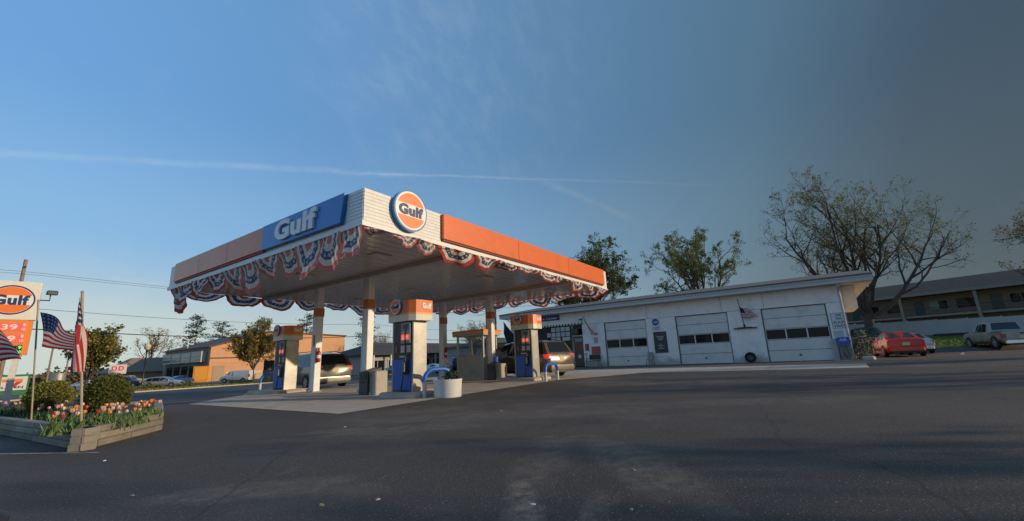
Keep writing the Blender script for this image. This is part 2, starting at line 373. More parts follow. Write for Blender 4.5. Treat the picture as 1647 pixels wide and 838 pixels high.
def blades(name, n, area, hgt, mats, seed, kind='stuff', dens=None):
    rs = np.random.RandomState(seed); b = MB()
    for i in range(n):
        x = rs.uniform(area[0], area[1]); y = rs.uniform(area[2], area[3]); z = hg(x, y)+(area[4] if len(area) > 4 else 0)
        a = rs.uniform(0, 6.3); h = hgt*rs.uniform(.5, 1.3); w = hgt*.25; dx, dy = math.cos(a)*w, math.sin(a)*w; lx, ly = rs.uniform(-.4, .4, 2)*h
        b.add([(x-dx, y-dy, z), (x+dx, y+dy, z), (x+lx, y+ly, z+h)], [(0, 1, 2)], mats[rs.randint(len(mats))])
    return b.build(name, kind=kind)
G1 = M('grass_green', (.10, .14, .025), .8, var=.2); G2 = M('grass_yellow', (.22, .19, .05), .8, var=.2); G3 = M('grass_lush', (.13, .21, .02), .8, var=.2)
blades('verge_grass', 9000, (2, 70, 51.3, 59.5, .1), .22, (G1, G2, G2), 3)
blades('lawn_grass', 14000, (45.6, 62, -32, -9), .16, (G1, G3, G3), 4)

# ------------------------------------------------------------------ fuel canopy
CL, CW, CZ, CT = 14.68, 12.51, 4.20, .93
can = thing('fuel_canopy', 'big flat fuel canopy with orange, blue and white fascia standing on four white columns', 'canopy', (0, 0, 0))
SOF = M('soffit_metal', (.56, .51, .44), .2, 0, var=.06, scale=.5, spec=1., coat=.5, dirt=((.33, .29, .24), .4, .5))
st_ = SOF.node_tree; sb_ = st_.nodes['Principled BSDF']; stc = st_.nodes.new('ShaderNodeTexCoord'); smp = st_.nodes.new('ShaderNodeMapping'); smp.inputs['Scale'].default_value = (.7, 9, 1); sno = st_.nodes.new('ShaderNodeTexNoise'); sno.inputs['Scale'].default_value = 1.5; sno.inputs['Detail'].default_value = 3; sbp = st_.nodes.new('ShaderNodeBump'); sbp.inputs['Strength'].default_value = .25; sbp.inputs['Distance'].default_value = .05
for a_, b_ in ((stc.outputs['Object'], smp.inputs[0]), (smp.outputs[0], sno.inputs['Vector']), (sno.outputs[0], sbp.inputs['Height']), (sbp.outputs[0], sb_.inputs['Normal']), (sbp.outputs[0], sb_.inputs['Coat Normal'])): st_.links.new(a_, b_)
b = MB(); b.box(.02, CL-.02, .02, CW-.02, CZ+.06, CZ+CT-.03, WHITE); b.build('deck', can)
# fascia core: frame ring of four boards, open below
b = MB()
b.box(0, .05, 0, CW, CZ, CZ+CT, WHITE); b.box(CL-.05, CL, 0, CW, CZ, CZ+CT, WHITE)
b.box(.05, CL-.05, 0, .05, CZ, CZ+CT, WHITE); b.box(.05, CL-.05, CW-.05, CW, CZ, CZ+CT, WHITE)
b.build('fascia_board', can)
# white ribbed cladding at the front corner (real ribs)
b = MB(); nr = 10
for i in range(nr):
    z0 = CZ+.02+i*(CT-.03)/nr; z1 = z0+(CT-.03)/nr
    b.add([(-.012, 0, z0), (-.022, 0, z0), (-.012, 0, z1), (-.012, .64, z0), (-.022, .64, z0), (-.012, .64, z1)], [(1, 2, 5, 4), (0, 1, 4, 3), (0, 2, 1), (3, 4, 5)], WHITE)
    b.add([(0, -.012, z0), (0, -.022, z0), (0, -.012, z1), (2.58, -.012, z0), (2.58, -.022, z0), (2.58, -.012, z1)], [(1, 2, 5, 4), (0, 1, 4, 3), (0, 2, 1), (3, 4, 5)], WHITE)
b.build('ribbed_cladding', can)
for (y0, y1) in ((4.70, 7.1), (7.105, 9.4), (9.405, 11.75)):
    b = MB(); b.bbox(-.11, -.002, y0, y1, CZ+.21, CZ+CT-.01, ORANGE, .012); b.build('orange_panel', can)
b = MB(); b.box(-.07, -.003, 4.70, 11.75, CZ+.155, CZ+.20, RED); b.build('red_light_strip', can)
b = MB(); b.plate([(-4.68, .19), (-.74, .17), (-.60, .92), (-4.68, .92)], (-.004, 0, CZ), XL, ZU, .13, BLUE); bp_ = b.build('blue_panel', can)
b = MB(); b.text('Gulf', M('letter_white', (.78, .78, .78), .4), (-.138, 2.78, CZ+.555), .58, 2.12, XL, ZU, .06, .045); b.build('raised_letters', bp_)
for (x0, x1) in ((2.6, 6.45), (6.455, 10.3), (10.305, 14.15)):
    b = MB(); b.bbox(x0, x1, -.12, -.002, CZ+.17, CZ+CT-.01, ORANGE, .015); b.build('orange_panel', can)
b = MB(); b.box(2.62, 14.1, -.08, -.003, CZ+.125, CZ+.165, M('red_strip_dark', (.2, .02, .01), .5)); b.build('red_light_strip', can)
b = MB(); b.box(-.02, CL+.02, -.045, -.002, CZ-.03, CZ+.02, WHITE); b.box(-.045, -.002, -.04, CW+.02, CZ-.03, CZ+.10, WHITE); b.build('drip_edge', can)
def disc_logo(r, parent, o, ax, depth=.16, name='round_logo_sign'):
    # built flat: ring, face halves, band, lettering; axes ax / up
    OR = M('logo_orange', (.83, .20, .045), .35, var=.02); WH = M('logo_white', (.78, .78, .76), .35, var=.02)
    o = Vector(o); A = Vector(ax); nrm = A.cross(Vector(ZU)); n = 48
    circ = lambda q: [(q*math.cos(2*math.pi*i/n), q*math.sin(2*math.pi*i/n)) for i in range(n)]
    b = MB(); b.plate(circ(r), o, ax, ZU, depth, BLUE); d = b.build(name, parent, 40)
    b = MB(); b.plate(circ(r*.93), o+nrm*depth, ax, ZU, .006, WH); b.build('white_ring', d)
    def seg(y0, s):
        a0 = math.asin(y0/(r*.84)); P = [(r*.84*math.cos(a0+(math.pi-2*a0)*i/24), s*r*.84*math.sin(a0+(math.pi-2*a0)*i/24)) for i in range(25)]
        return P if s > 0 else P[::-1]
    b = MB(); b.plate(seg(r*.30, 1), o+nrm*(depth+.006), ax, ZU, .005, OR); b.plate(seg(r*.30, -1), o+nrm*(depth+.006), ax, ZU, .005, OR); b.build('orange_field', d)
    b = MB(); b.text('Gulf', DBLUE, o+nrm*(depth+.008), r*.52, r*1.46, ax, ZU, .01, .05); b.build('lettering', d)
    return d
disc_logo(.565, can, (1.35, -.032, CZ+.66), YM, .12)
# soffit: metal strips side by side
base = None; nS = 32; w = (CW-.1)/nS
for i in range(nS):
    if base is None:
        b = MB(); b.add([(.06, 0, 0), (CL-.06, 0, 0), (CL-.06, w-.014, 0), (.06, w-.014, 0), (.06, w-.010, .012), (CL-.06, w-.010, .012), (.06, w, .012), (CL-.06, w, .012)], [(0, 3, 2, 1), (3, 4, 5, 2), (4, 6, 7, 5)], SOF)
        base = b.build('soffit_strip', can); base.location = (0, .05, CZ+.03)
    else:
        o = base.copy(); COL.objects.link(o); o.location = (0, .05+i*w, CZ+.03)
U1, U2, V1, V2 = 3.77, 10.96, 4.76, 8.0
for u in (U1, U2):
    b = MB(); b.box(u-.13, u+.13, .06, CW-.06, CZ-.11, CZ+.025, M('beam_grey', (.46, .43, .39), .5)); b.build('beam', can)
PIPE = M('downpipe_white', (.62, .62, .62), .4)
for u in (U1, U2):
    for v in (V1, V2):
        b = MB(); b.bbox(u-.135, u+.135, v-.135, v+.135, 0, CZ-.11, WHITE, .015); c = b.build('column', can)
        b = MB(); b.box(u-.15, u+.15, v-.15, v+.15, 2.92, 3.26, M('orange_band', (.50, .135, .035), .5)); b.build('orange_band', c)
        b = MB(); b.tube([(u-.06, v+.20, CZ-.11), (u-.06, v+.20, .35), (u-.08, v+.20, .16), (u-.2, v+.22, .07)], .055, PIPE, 10); b.build('downpipe', c)
        b = MB(); b.box(u-.19, u+.19, v-.19, v+.19, .006, .03, GREY); b.build('base_plate', c)
# little ceiling fixtures under the deck
for u in (2.2, 7.4, 12.6):
    for v in (2.2, 6.4, 10.4):
        b = MB(); b.box(u-.3, u+.3, v-.2, v+.2, CZ-.012, CZ+.03, M('fixture_grey', (.5, .48, .45), .5)); b.box(u-.25, u+.25, v-.16, v+.16, CZ-.018, CZ-.0125, M('fixture_lens', (.6, .58, .55), .2)); b.build('ceiling_light', can)
# red fire extinguishers on the columns
def extinguisher(u, v, lab):
    t = thing('fire_extinguisher', lab, 'fire extinguisher', (u, v, 0))
    b = MB(); b.lathe([(.0, 1.12), (.075, 1.13), (.085, 1.16), (.085, 1.5), (.05, 1.57), (.02, 1.6)], RED, n=14); b.build('cylinder', t, 40)
    b = MB(); b.box(-.03, .03, -.03, .03, 1.6, 1.68, BLACK); b.box(-.10, .02, -.015, .015, 1.66, 1.69, BLACK); b.build('valve_handle', t)
    b = MB(); b.tube([(-.03, .0, 1.63), (-.10, .03, 1.55), (-.11, .03, 1.35), (-.09, .02, 1.2)], .012, BLACK, 6); b.build('hose', t)
    b = MB(); b.lathe([(.088, 1.28), (.088, 1.4)], M('label_white', (.7, .7, .65), .5), n=14); b.build('label', t)
extinguisher(U1-.06, V2-.24, 'red fire extinguisher on the left front canopy column, in sunlight')
extinguisher(U2-.06, V2-.24, 'red fire extinguisher on the back column beside the cashier booth')
b = MB(); b.box(-.004, 0, -.05, .05, 1.75, 2.2, M('red_print', (.45, .05, .04), .6)); b.build('vertical_sign', loc=(U1-.137, V2, 0), label='thin vertical red and white sticker sign on the left front column', cat='sign')

# ------------------------------------------------------------------ buntings
CR = cloth('bunting_red', (.52, .06, .05), .15); CP = cloth('bunting_faded_red', (.64, .22, .19), .15)
CWH = cloth('bunting_white', (.74, .70, .64), .1); CB = cloth('bunting_blue', (.045, .065, .16), .15); CFB = cloth('bunting_faded_blue', (.10, .14, .23), .15)
STAR = cloth('bunting_star', (.68, .66, .62), .05)
RINGS = ((0, .24, 0), (.24, .44, 1), (.44, .67, 2), (.67, .83, 1), (.83, 1.0, 0))
def bunting(lab, org, ax, w, h, tilt, seed, group, faded=False, curl=0., crush=0.):
    rs = random.Random(seed); ax = Vector(ax); out = ax.cross(Vector(ZU)); nA, nR = 40, 11
    cols = (CP if faded else CR, CWH, CFB if faded else CB); b = MB(); ph = [rs.uniform(0, 6.28) for _ in range(6)]
    ti = math.radians(tilt)
    def P(r, th, lift=0.):
        x = .5*w*math.cos(th)*(.35+.65*r) if True else 0
        x = .5*w*math.cos(th)*r
        y = -h*math.sin(th)*r
        pl = .03*r*math.sin(th*13+ph[0])*(.4+.6*math.sin(th))+.08*r*math.sin(th*3+ph[1])+curl*r*r*math.sin(th)*(1+.4*math.sin(5*th+ph[2]))
        y *= 1-crush*(.5+.5*math.sin(th*2.3+ph[3]))
        x += .03*r*math.sin(4*th+ph[4])*math.sin(th)
        y += .022*h*r*math.sin(7*th+ph[5])*math.sin(th)
        o2 = pl+lift
        return Vector(org)+ax*x+out*(o2*math.cos(ti)-y*math.sin(ti))+Vector(ZU)*(y*math.cos(ti)+o2*math.sin(ti)*.6)
    rad = [0.02, .13, .24, .34, .44, .555, .67, .75, .83, .92, 1.0]; rc = [0, 0, 1, 1, 2, 2, 1, 1, 0, 0]
    vs = [P(r, math.pi*j/nA) for r in rad for j in range(nA+1)]; o = 0
    for i in range(nR-1):
        fs = [(i*(nA+1)+j, i*(nA+1)+j+1, (i+1)*(nA+1)+j+1, (i+1)*(nA+1)+j) for j in range(nA)]
        if i == 0: b.add(vs, fs, cols[rc[i]])
        else:
            k = b.mi(cols[rc[i]])
            for f in fs: b.f.append(f); b.m.append(k)
    for s in range(9):
        th = math.pi*(s+.7)/9.4; dr, dt = .085, .085*h*1.1/max(w*.5, h)*1.2
        for lf in (.012, -.012):
            pts = []
            for q in range(10):
                a = math.pi*2*q/10; rr = (1 if q % 2 == 0 else .42)
                pts.append(P(.555+dr*rr*math.cos(a), th+dt*rr*math.sin(a)*1.4, lf))
            b.add(pts, [tuple(range(10))], STAR)
    return b.build('bunting', None, 180, label=lab, cat='bunting', group=group)
ORD = 'first second third fourth fifth sixth seventh eighth ninth tenth eleventh twelfth thirteenth fourteenth'.split()
edges = [.02, .82, 1.76, 2.84, 3.92, 5.1, 6.25, 7.4, 8.6, 9.8, 11.0, 12.3]
rb = random.Random(5)
for i in range(len(edges)-1):
    y0, y1 = edges[i], edges[i+1]
    bunting(f'{ORD[i]} star-and-stripe bunting fan from the front corner, under the blue and orange fascia', (-.03, (y0+y1)/2, CZ-.02), XL, (y1-y0)*1.10, rb.uniform(.72, 1.06), rb.uniform(-24, 8), 100+i, 'buntings under the blue and orange fascia', i < 7, rb.uniform(-.12, .14), rb.uniform(0, .2))
redg = [.02, .9, 1.7, 2.5, 4.1, 5.3, 6.6, 7.9, 9.2, 10.5, 11.8, 13.1, 14.5]
hh = [.42, .36, .34, .52, .36, .34, .36, .40, .36, .40, .42, .55]
for i in range(len(redg)-1):
    x0, x1 = redg[i], redg[i+1]
    bunting(f'{ORD[i]} wind-rumpled bunting fan from the front corner, under the long orange fascia', ((x0+x1)/2, -.05, CZ-.02), YM, (x1-x0)*1.08, hh[i]*rb.uniform(.8, 1.15), rb.uniform(-70, 40), 200+i, 'buntings under the long orange fascia', i < 3, rb.uniform(-.3, .35), rb.uniform(.45, .85))
for i in range(9):
    x0 = .5+i*1.55
    bunting(f'{ORD[i]} bunting fan along the far street-side edge of the canopy, counted from the left', (x0+.75, CW+.02, CZ), YM, 1.6, rb.uniform(.34, .62), rb.uniform(-40, 30), 300+i, 'buntings on the street-side edge', False, rb.uniform(-.25, .25), rb.uniform(.1, .6))
for i in range(8):
    y0 = .3+i*1.5
    bunting(f'{ORD[i]} bunting fan along the canopy edge facing the garage, counted from the right', (CL+.03, y0+.75, CZ), XL, 1.55, rb.uniform(.36, .56), rb.uniform(-38, 30), 400+i, 'buntings on the garage-side edge', False, rb.uniform(-.22, .25), rb.uniform(.1, .55))

# ------------------------------------------------------------------ fuel islands, pumps
def island(lab, x0, x1, y0, y1):
    b = MB(); b.bbox(x0, x1, y0, y1, 0, .15, CONC, .05); b.build('fuel_island', None, 40, (0, 0, .0), label=lab, cat='kerb island')
TOPO = M('topper_orange', (.74, .17, .03), .4, var=.04); TOPY = M('topper_yellow', (.80, .38, .05), .4); TOPC = M('topper_cream', (.66, .62, .52), .4)
SCR = M('price_screen', (.5, .1, .08), .3, emit=((1, .12, .06), .55)); PAPER = M('printed_paper', (.55, .52, .48), .6, var=.3, scale=30)
GLOW = M('green_lamp', (.05, .5, .1), .3, emit=((.1, 1, .25), .8))
def pump(lab, loc, rz, mirror=False):
    t = thing('fuel_pump', lab, 'fuel pump', loc, rz, 'fuel pumps under the canopy')
    W_, D_ = .46, .24
    b = MB(); b.bbox(-W_+.03, W_-.03, -D_, D_, 0, 2.02, STEEL, .02); b.build('cabinet', t, 40)
    b = MB(); b.bbox(-W_, -W_+.07, -D_-.03, D_+.03, 0, 2.02, STEEL, .015); b.bbox(W_-.07, W_, -D_-.03, D_+.03, 0, 2.02, STEEL, .015); b.build('side_panel', t, 40)
    b = MB(); b.box(-W_+.08, W_-.08, -D_-.045, -D_-.002, .06, .92, M('pump_blue', (.008, .10, .42), .4, var=.06)); b.build('blue_door', t)
    b = MB(); b.box(-W_+.08, W_-.08, -D_-.03, -D_-.002, 0.0, .055, BLACK); b.build('kick_plate', t)
    b = MB(); b.box(-W_+.08, W_-.08, -D_-.03, -D_-.002, .93, 2.0, BLACK); hd = b.build('display_panel', t)
    f = -D_-.03
    b = MB(); b.box(-.02, .37, f-.05, f-.001, 1.38, 1.98, GREY); hs = b.build('display_housing', t)
    b = MB(); b.box(.0, .35, f-.06, f-.051, 1.47, 1.64, SCR); b.build('price_screen', hs)
    b = MB(); b.text('3.39', M('screen_digit', (.9, .5, .4), .4, emit=((1, .5, .35), .5)), (.175, f-.061, 1.555), .10, .26, YM, ZU, .004, .02); b.build('digits', hs)
    b = MB(); b.box(.02, .33, f-.056, f-.051, 1.67, 1.73, PAPER); b.build('notice', hs)
    b = MB(); b.box(.06, .3, f-.056, f-.051, 1.80, 1.92, M('speaker_grille', (.12, .12, .12), .7)); b.build('speaker_grille', hs)
    b = MB(); b.plate([(-.30, 0), (-.06, 0), (-.06, .42), (-.18, .42)], (0, f, 1.42), YM, ZU, .012, DGREY); b.build('side_cover', hd)
    for i, x in enumerate((-.32, -.06, .19)):
        b = MB(); b.box(x, x+(.12 if i == 0 else .17), f-.012, f-.001, 1.12, 1.32, M('grade_label_red', (.30, .06, .05), .5, var=.4, scale=25) if i == 0 else PAPER); b.build('grade_label', hd)
    b = MB(); [b.box(-.1+i*.055, -.06+i*.055, f-.014, f-.001, .98, 1.03, M('button_white', (.6, .6, .55), .5)) for i in range(5)]; b.build('grade_button', hd)
    x = .20
    b = MB(); b.bbox(x-.06, x+.12, f-.06, f-.001, .50, .92, BLACK, .015); nb = b.build('nozzle_boot', t)
    b = MB(); b.tube([(x+.05, f-.11, .86), (x+.02, f-.12, .72), (x-.01, f-.11, .60), (x-.05, f-.10, .47)], [.03, .035, .03, .014], BLACK, 8); b.box(x-.005, x+.06, f-.16, f-.12, .58, .84, M('nozzle_grip', (.1, .1, .1), .4)); b.build('nozzle', nb, 40)
    b = MB(); b.tube([(x+.02, f-.01, 1.97), (x+.0, f-.08, 1.7), (x+.0, f-.075, 1.2), (x+.04, f-.10, .88)], .016, BLACK, 8); b.tube([(x+.0, f-.1, .56), (x-.04, f-.12, .35), (x-.08, f-.12, .12), (x-.14, f-.07, .05), (x-.05, f-.06, .03)], .02, BLACK, 8); b.build('hose', t, 60)
    # topper: rounded front corners, orange over yellow over cream
    P = [(-.60, -.18), (-.54, -.36), (.42, -.42), (.60, -.30), (.66, -.1), (.66, .3), (-.60, .3)]
    b = MB(); b.prism(P, 2.02, 2.20, TOPC); b.build('topper', t)
    P2 = [(x*1.003, y*1.004) for x, y in P]
    b = MB(); b.prism(P2, 2.201, 2.255, TOPY); b.build('topper_stripe', t)
    b = MB(); b.prism(P2, 2.256, 2.62, TOPO); tp = b.build('topper_orange', t)
    d = disc_logo(.235, t, (-.12, -.405, 2.46), YM, .05, 'round_logo')
    b = MB(); b.text('Gulf', M('letter_white'), (.668, .06, 2.45), .17, .36, (0, 1, 0), ZU, .006, .045); b.build('side_lettering', tp)
    return t
p1 = pump('fuel pump in the foreground next to the white tub planter, blue door and orange topper', (2.92, 1.62, .13), R(-90))
p3 = dup(p1, (9.85, 1.98, .13), label='fuel pump nearest the garage, beside the gold minivan and a blue hoop guard')
pL = dup(p1, (3.8, 10.35, .09), label='fuel pump at the far left of the canopy in front of the street')
island('concrete pump island under the foreground pump, edge chipped', 2.30, 3.75, .75, 2.25)
island('concrete pump island under the pump nearest the garage', 9.30, 10.7, 1.3, 3.1)
b = MB(); b.bbox(3.0, 4.5, 9.3, 11.9, 0, .15, CONC, .05); b.build('fuel_island', None, 40, (0, 0, -.06), label='concrete pump island under the leftmost pump', cat='kerb island')
GB = M('guard_blue', (.02, .13, .50), .4, var=.08); GW = M('guard_white', (.55, .54, .5), .6, var=.15, dirt=((.3, .27, .22), 5, .5))
def hoop(lab, a, c, h, zb=0.):
    t = thing('hoop_guard', lab, 'guard rail', (a[0], a[1], zb), 0, 'blue hoop guards by the pumps')
    v = Vector((c[0]-a[0], c[1]-a[1], 0)); L = v.length; n = v/L; r = min(.28, L/2)
    arc = lambda cx, s: [n*(cx-s*r*math.cos(w))+Vector((0, 0, h-r+r*math.sin(w))) for w in [math.pi/2*i/7 for i in range(8)]]
    pts = [Vector((0, 0, h*.56))]+arc(r, 1)+[q for q in reversed(arc(L-r, -1))]+[n*L+Vector((0, 0, h*.56))]
    b = MB(); b.tube(pts, .062, GB, 12); b.build('hoop', t, 60)
    for q in (Vector((0, 0, 0)), n*L):
        b = MB(); b.tube([q, q+Vector((0, 0, h*.565))], .058, GW, 12); b.build('post', t, 60)
hoop('blue hoop guard bending over the white tub planter', (2.62, .66), (3.42, .40), .74)
hoop('short blue hoop guard behind the gold minivan', (9.05, .62), (10.2, .72), .66)
hoop('blue hoop guard at the left end beside the leftmost pump', (3.75, 12.35), (4.9, 12.35), .80, -.09)
# white tub planter
t = thing('tub_planter', 'white round concrete tub planter with a dark shrub by the foreground pump', 'planter', (2.98, .13, 0))
b = MB(); TW = M('tub_white', (.66, .66, .66), .6, var=.06, dirt=((.4, .36, .3), 3, .5))
b.lathe([(.36, .0), (.37, .03), (.385, .40), (.40, .44), (.40, .47), (.35, .47), (.34, .40)], TW, n=28); b.build('tub', t, 35)
b = MB(); b.lathe([(.02, .42), (.34, .41)], M('soil', (.05, .035, .025), .95, bump=.6), n=20); b.build('soil', t)
def leaf_ball(b, c, rad, n, s, mats, rs, flat=1.):
    for i in range(n):
        d = rs.normal(size=3); d /= np.linalg.norm(d); r = rad*(rs.uniform(.45, 1)**.5)
        p = np.array(c)+d*r*np.array([1, 1, flat]); q = rs.normal(size=3); q /= np.linalg.norm(q); e = np.cross(q, rs.normal(size=3)); e /= np.linalg.norm(e)
        k = s*rs.uniform(.6, 1.4); b.add([p, p+q*k*.5+e*k*.3, p+q*k, p+q*k*.5-e*k*.3], [(0, 1, 2, 3)], mats[rs.randint(len(mats))])
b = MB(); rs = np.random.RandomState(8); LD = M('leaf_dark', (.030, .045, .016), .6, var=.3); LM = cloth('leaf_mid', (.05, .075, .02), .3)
leaf_ball(b, (.08, -.06, .52), .20, 240, .08, (LD, LM), rs, .8); b.build('shrub', t)
# bins and windshield stations by columns
def bin_(lab, loc, rz, blue=False):
    t = thing('waste_station', lab, 'waste bin', loc, rz, 'bins beside the columns')
    b = MB(); b.prism([(-.27, -.26), (.16, -.26), (.16, .26), (-.27, .26)], 0, .72, DGREY, .03); b.add([(-.29, -.27, .70), (.18, -.27, .70), (.18, .27, .84), (-.29, .27, .84), (-.29, -.27, .66), (.18, -.27, .66), (.18, .27, .66), (-.29, .27, .66)], [(0, 1, 2, 3), (4, 7, 6, 5), (0, 4, 5, 1), (1, 5, 6, 2), (2, 6, 7, 3), (3, 7, 4, 0)], DGREY); b.build('bin_body', t)
    b = MB(); b.box(-.22, .11, -.275, -.262, .50, .64, BLACK); b.build('bin_opening', t)
    b = MB(); b.tube([(-.2, -.27, .42), (-.05, -.31, .40), (.05, -.31, .40)], .012, BLACK, 6); b.build('squeegee', t)
    BG = M('bin_beige', (.36, .33, .28), .6, var=.1)
    b = MB(); b.bbox(.19, .54, -.24, .24, 0, .74, BG, .03); cb = b.build('service_cabinet', t)
    b = MB(); b.box(.355, .365, -.246, -.238, .04, .70, BLACK); b.build('cabinet_seam', cb)
    b = MB(); b.tube([(.30, -.25, .68), (.27, -.27, .45), (.30, -.27, .3), (.26, -.26, .1)], .012, BLACK, 6); b.build('air_hose', t)
    if blue:
        b = MB(); b.lathe([(.10, .80), (.11, .82), (.12, 1.04), (.10, 1.05)], M('bucket_blue', (.03, .12, .5), .4), c=(.02, .05, 0), n=16); b.build('blue_bucket', t)
bin_('dark slope-topped waste bin and beige cabinet by the front right column', (3.2, 3.75, .006), R(-90))
bin_('dark waste bin with a blue bucket on top beside the cashier booth', (10.4, 4.15, .006), R(-90), True)
# cashier booth
t = thing('cashier_booth', 'small grey cashier booth with windows and orange striped roof', 'booth', (10.55, 4.95, .006)); BG2 = M('booth_grey', (.36, .345, .30), .6, var=.1, dirt=((.14, .13, .11), 2, .5))
bw, bd = 1.72, 1.1
FR = M('booth_frame', (.42, .40, .35), .5)
b = MB(); b.box(0, .05, .05, bw-.05, .1, 1.15, BG2); b.box(bd-.05, bd, .05, bw-.05, .1, 1.15, BG2); b.box(.05, bd-.05, 0, .05, .1, 1.15, BG2); b.box(.05, bd-.05, bw-.05, bw, .1, 1.15, BG2); b.build('lower_panel', t)
b = MB(); b.box(-.04, bd+.04, -.04, bw+.04, 0, .1, CONC); b.build('plinth', t)
for (x, y) in ((0, 0), (0, bw-.07), (bd-.07, 0), (bd-.07, bw-.07), (0, .79)):
    b = MB(); b.box(x-.006, x+.076, y-.006, y+.076, .1, 2.12, FR); b.build('frame_post', t)
CLEAR = bpy.data.materials.new('clear_pane'); CLEAR.use_nodes = True; pb = CLEAR.node_tree.nodes['Principled BSDF']; pb.inputs['Transmission Weight'].default_value = 1; pb.inputs['Roughness'].default_value = .02; pb.inputs['IOR'].default_value = 1.1; pb.inputs['Base Color'].default_value = (.86, .88, .85, 1)
for k, (x0, x1, y0, y1) in enumerate(((.02, .03, .08, .78), (.02, .03, .88, bw-.08), (bd-.03, bd-.02, .08, bw-.08), (.08, bd-.08, .02, .03), (.08, bd-.08, bw-.03, bw-.02))):
    b = MB(); b.box(x0, x1, y0, y1, 1.16, 2.08, CLEAR); b.build('window_pane', t)
b = MB(); b.box(.25, .9, .4, 1.3, 1.15, 1.2, WHITE); b.build('counter', t)
b = MB(); b.box(-.008, -.001, .82, .835, .12, 2.1, BLACK); b.build('door_seam', t)
b = MB(); b.bbox(-.16, bd+.16, -.16, bw+.16, 2.12, 2.36, M('booth_roof_grey', (.35, .33, .28), .5), .01); r_ = b.build('roof', t)
b = MB(); b.bbox(-.175, bd+.175, -.175, bw+.175, 2.30, 2.40, TOPO, .01); b.build('orange_stripe', r_); b = MB(); b.bbox(-.17, bd+.17, -.17, bw+.17, 2.25, 2.298, TOPY, .005); b.build('yellow_stripe', r_)
# ------------------------------------------------------------------ repair garage
GU, GR, GLF, GD = 27.23, -10.14, 15.0, 12.0       # front wall plane, right end, left end, depth
WALL = M('garage_white_wall', (.86, .79, .73), .75, var=.05, scale=1.2, bump=.1, bscale=25, dirt=((.36, .34, .32), 1.3, .4))
_t = WALL.node_tree; _b = _t.nodes['Principled BSDF']; _c = _b.inputs['Base Color'].links[0].from_socket; _tc = _t.nodes.new('ShaderNodeTexCoord'); _sx = _t.nodes.new('ShaderNodeSeparateXYZ'); _n = _t.nodes.new('ShaderNodeTexNoise'); _n.inputs['Scale'].default_value = 2.2; _n.inputs['Detail'].default_value = 7
_a = _t.nodes.new('ShaderNodeMath'); _a.operation = 'MULTIPLY_ADD'; _a.inputs[1].default_value = -1.3; _r = _t.nodes.new('ShaderNodeMapRange'); _r.inputs[1].default_value = -.45; _r.inputs[2].default_value = -.05; _r.inputs[3].default_value = .55; _r.inputs[4].default_value = 0
_m = _t.nodes.new('ShaderNodeMix'); _m.data_type = 'RGBA'; _m.inputs['B'].default_value = (.20, .17, .14, 1)       # splash-back grime along the foot of the wall
for _p, _q in ((_tc.outputs['Object'], _sx.inputs[0]), (_tc.outputs['Object'], _n.inputs['Vector']), (_n.outputs[0], _a.inputs[0]), (_sx.outputs['Z'], _a.inputs[2]), (_a.outputs[0], _r.inputs[0]), (_r.outputs[0], _m.inputs['Factor']), (_c, _m.inputs['A']), (_m.outputs['Result'], _b.inputs['Base Color'])): _t.links.new(_p, _q)
TRIM = M('fascia_grey_white', (.46, .44, .42), .5, var=.06)
ROOF = M('roof_shingle_grey', (.17, .155, .145), .95, var=.2, scale=3, bump=.6, bscale=60)
DOORP = M('garage_door_white', (.70, .65, .59), .55, var=.05, dirt=((.3, .28, .26), 1.5, .4))
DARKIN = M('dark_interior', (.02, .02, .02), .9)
gar = thing('repair_garage', 'low white repair garage with three roll-up doors and a grey roof', 'garage', (GU, 0, 0))
DH, TOPZ = 3.49, 4.75
doors = [(2.18, 5.64), (-3.60, -.04), (-9.25, -5.66)]     # right edge (v), left edge
T = .30
b = MB()
piers = [(GR, -9.25), (-5.66, -3.60), (-.04, 2.18), (5.64, 7.5)]
for y0, y1 in piers: b.box(0, T, y0, y1, 0, DH, WALL)
b.box(0, T, GR, 7.5, DH, TOPZ, WALL)
b.build('front_wall', gar)
b = MB()
b.box(.02, T, 7.5, 7.62, 0, TOPZ, WALL); b.box(.02, T, 8.52, 8.66, 0, TOPZ, WALL); b.box(.02, T, 7.62, 8.52, 2.55, 2.62, WALL); b.box(.02, T, 7.62, 8.52, 3.55, TOPZ, WALL)
b.box(.02, T, 8.66, 13.2, 0, .75, WALL); b.box(.02, T, 8.66, 13.2, 3.55, TOPZ, WALL); b.box(.02, T, 13.2, GLF, 0, TOPZ, WALL); b.build('shop_front_wall', gar)
b = MB(); b.box(T, GD, GR, GR+.25, 0, TOPZ, WALL); b.build('end_wall', gar)
b = MB(); b.box(T, GD, GLF-.25, GLF, 0, TOPZ, WALL); b.box(GD-.25, GD, GR+.25, GLF-.25, 0, TOPZ, WALL); b.build('rear_wall', gar)
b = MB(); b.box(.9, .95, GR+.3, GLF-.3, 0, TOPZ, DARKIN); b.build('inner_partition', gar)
SEAM = M('wall_joint', (.22, .22, .22), .8)
b = MB()
for y in (-.9+2.9, -3.3, -5.9, 7.3): b.box(-.004, .0, y, y+.02, DH+.02, TOPZ-.05, SEAM)
for y0, y1 in piers: b.box(-.004, 0, y0, y1, DH-.01, DH+.012, SEAM)
b.build('wall_joint', gar)
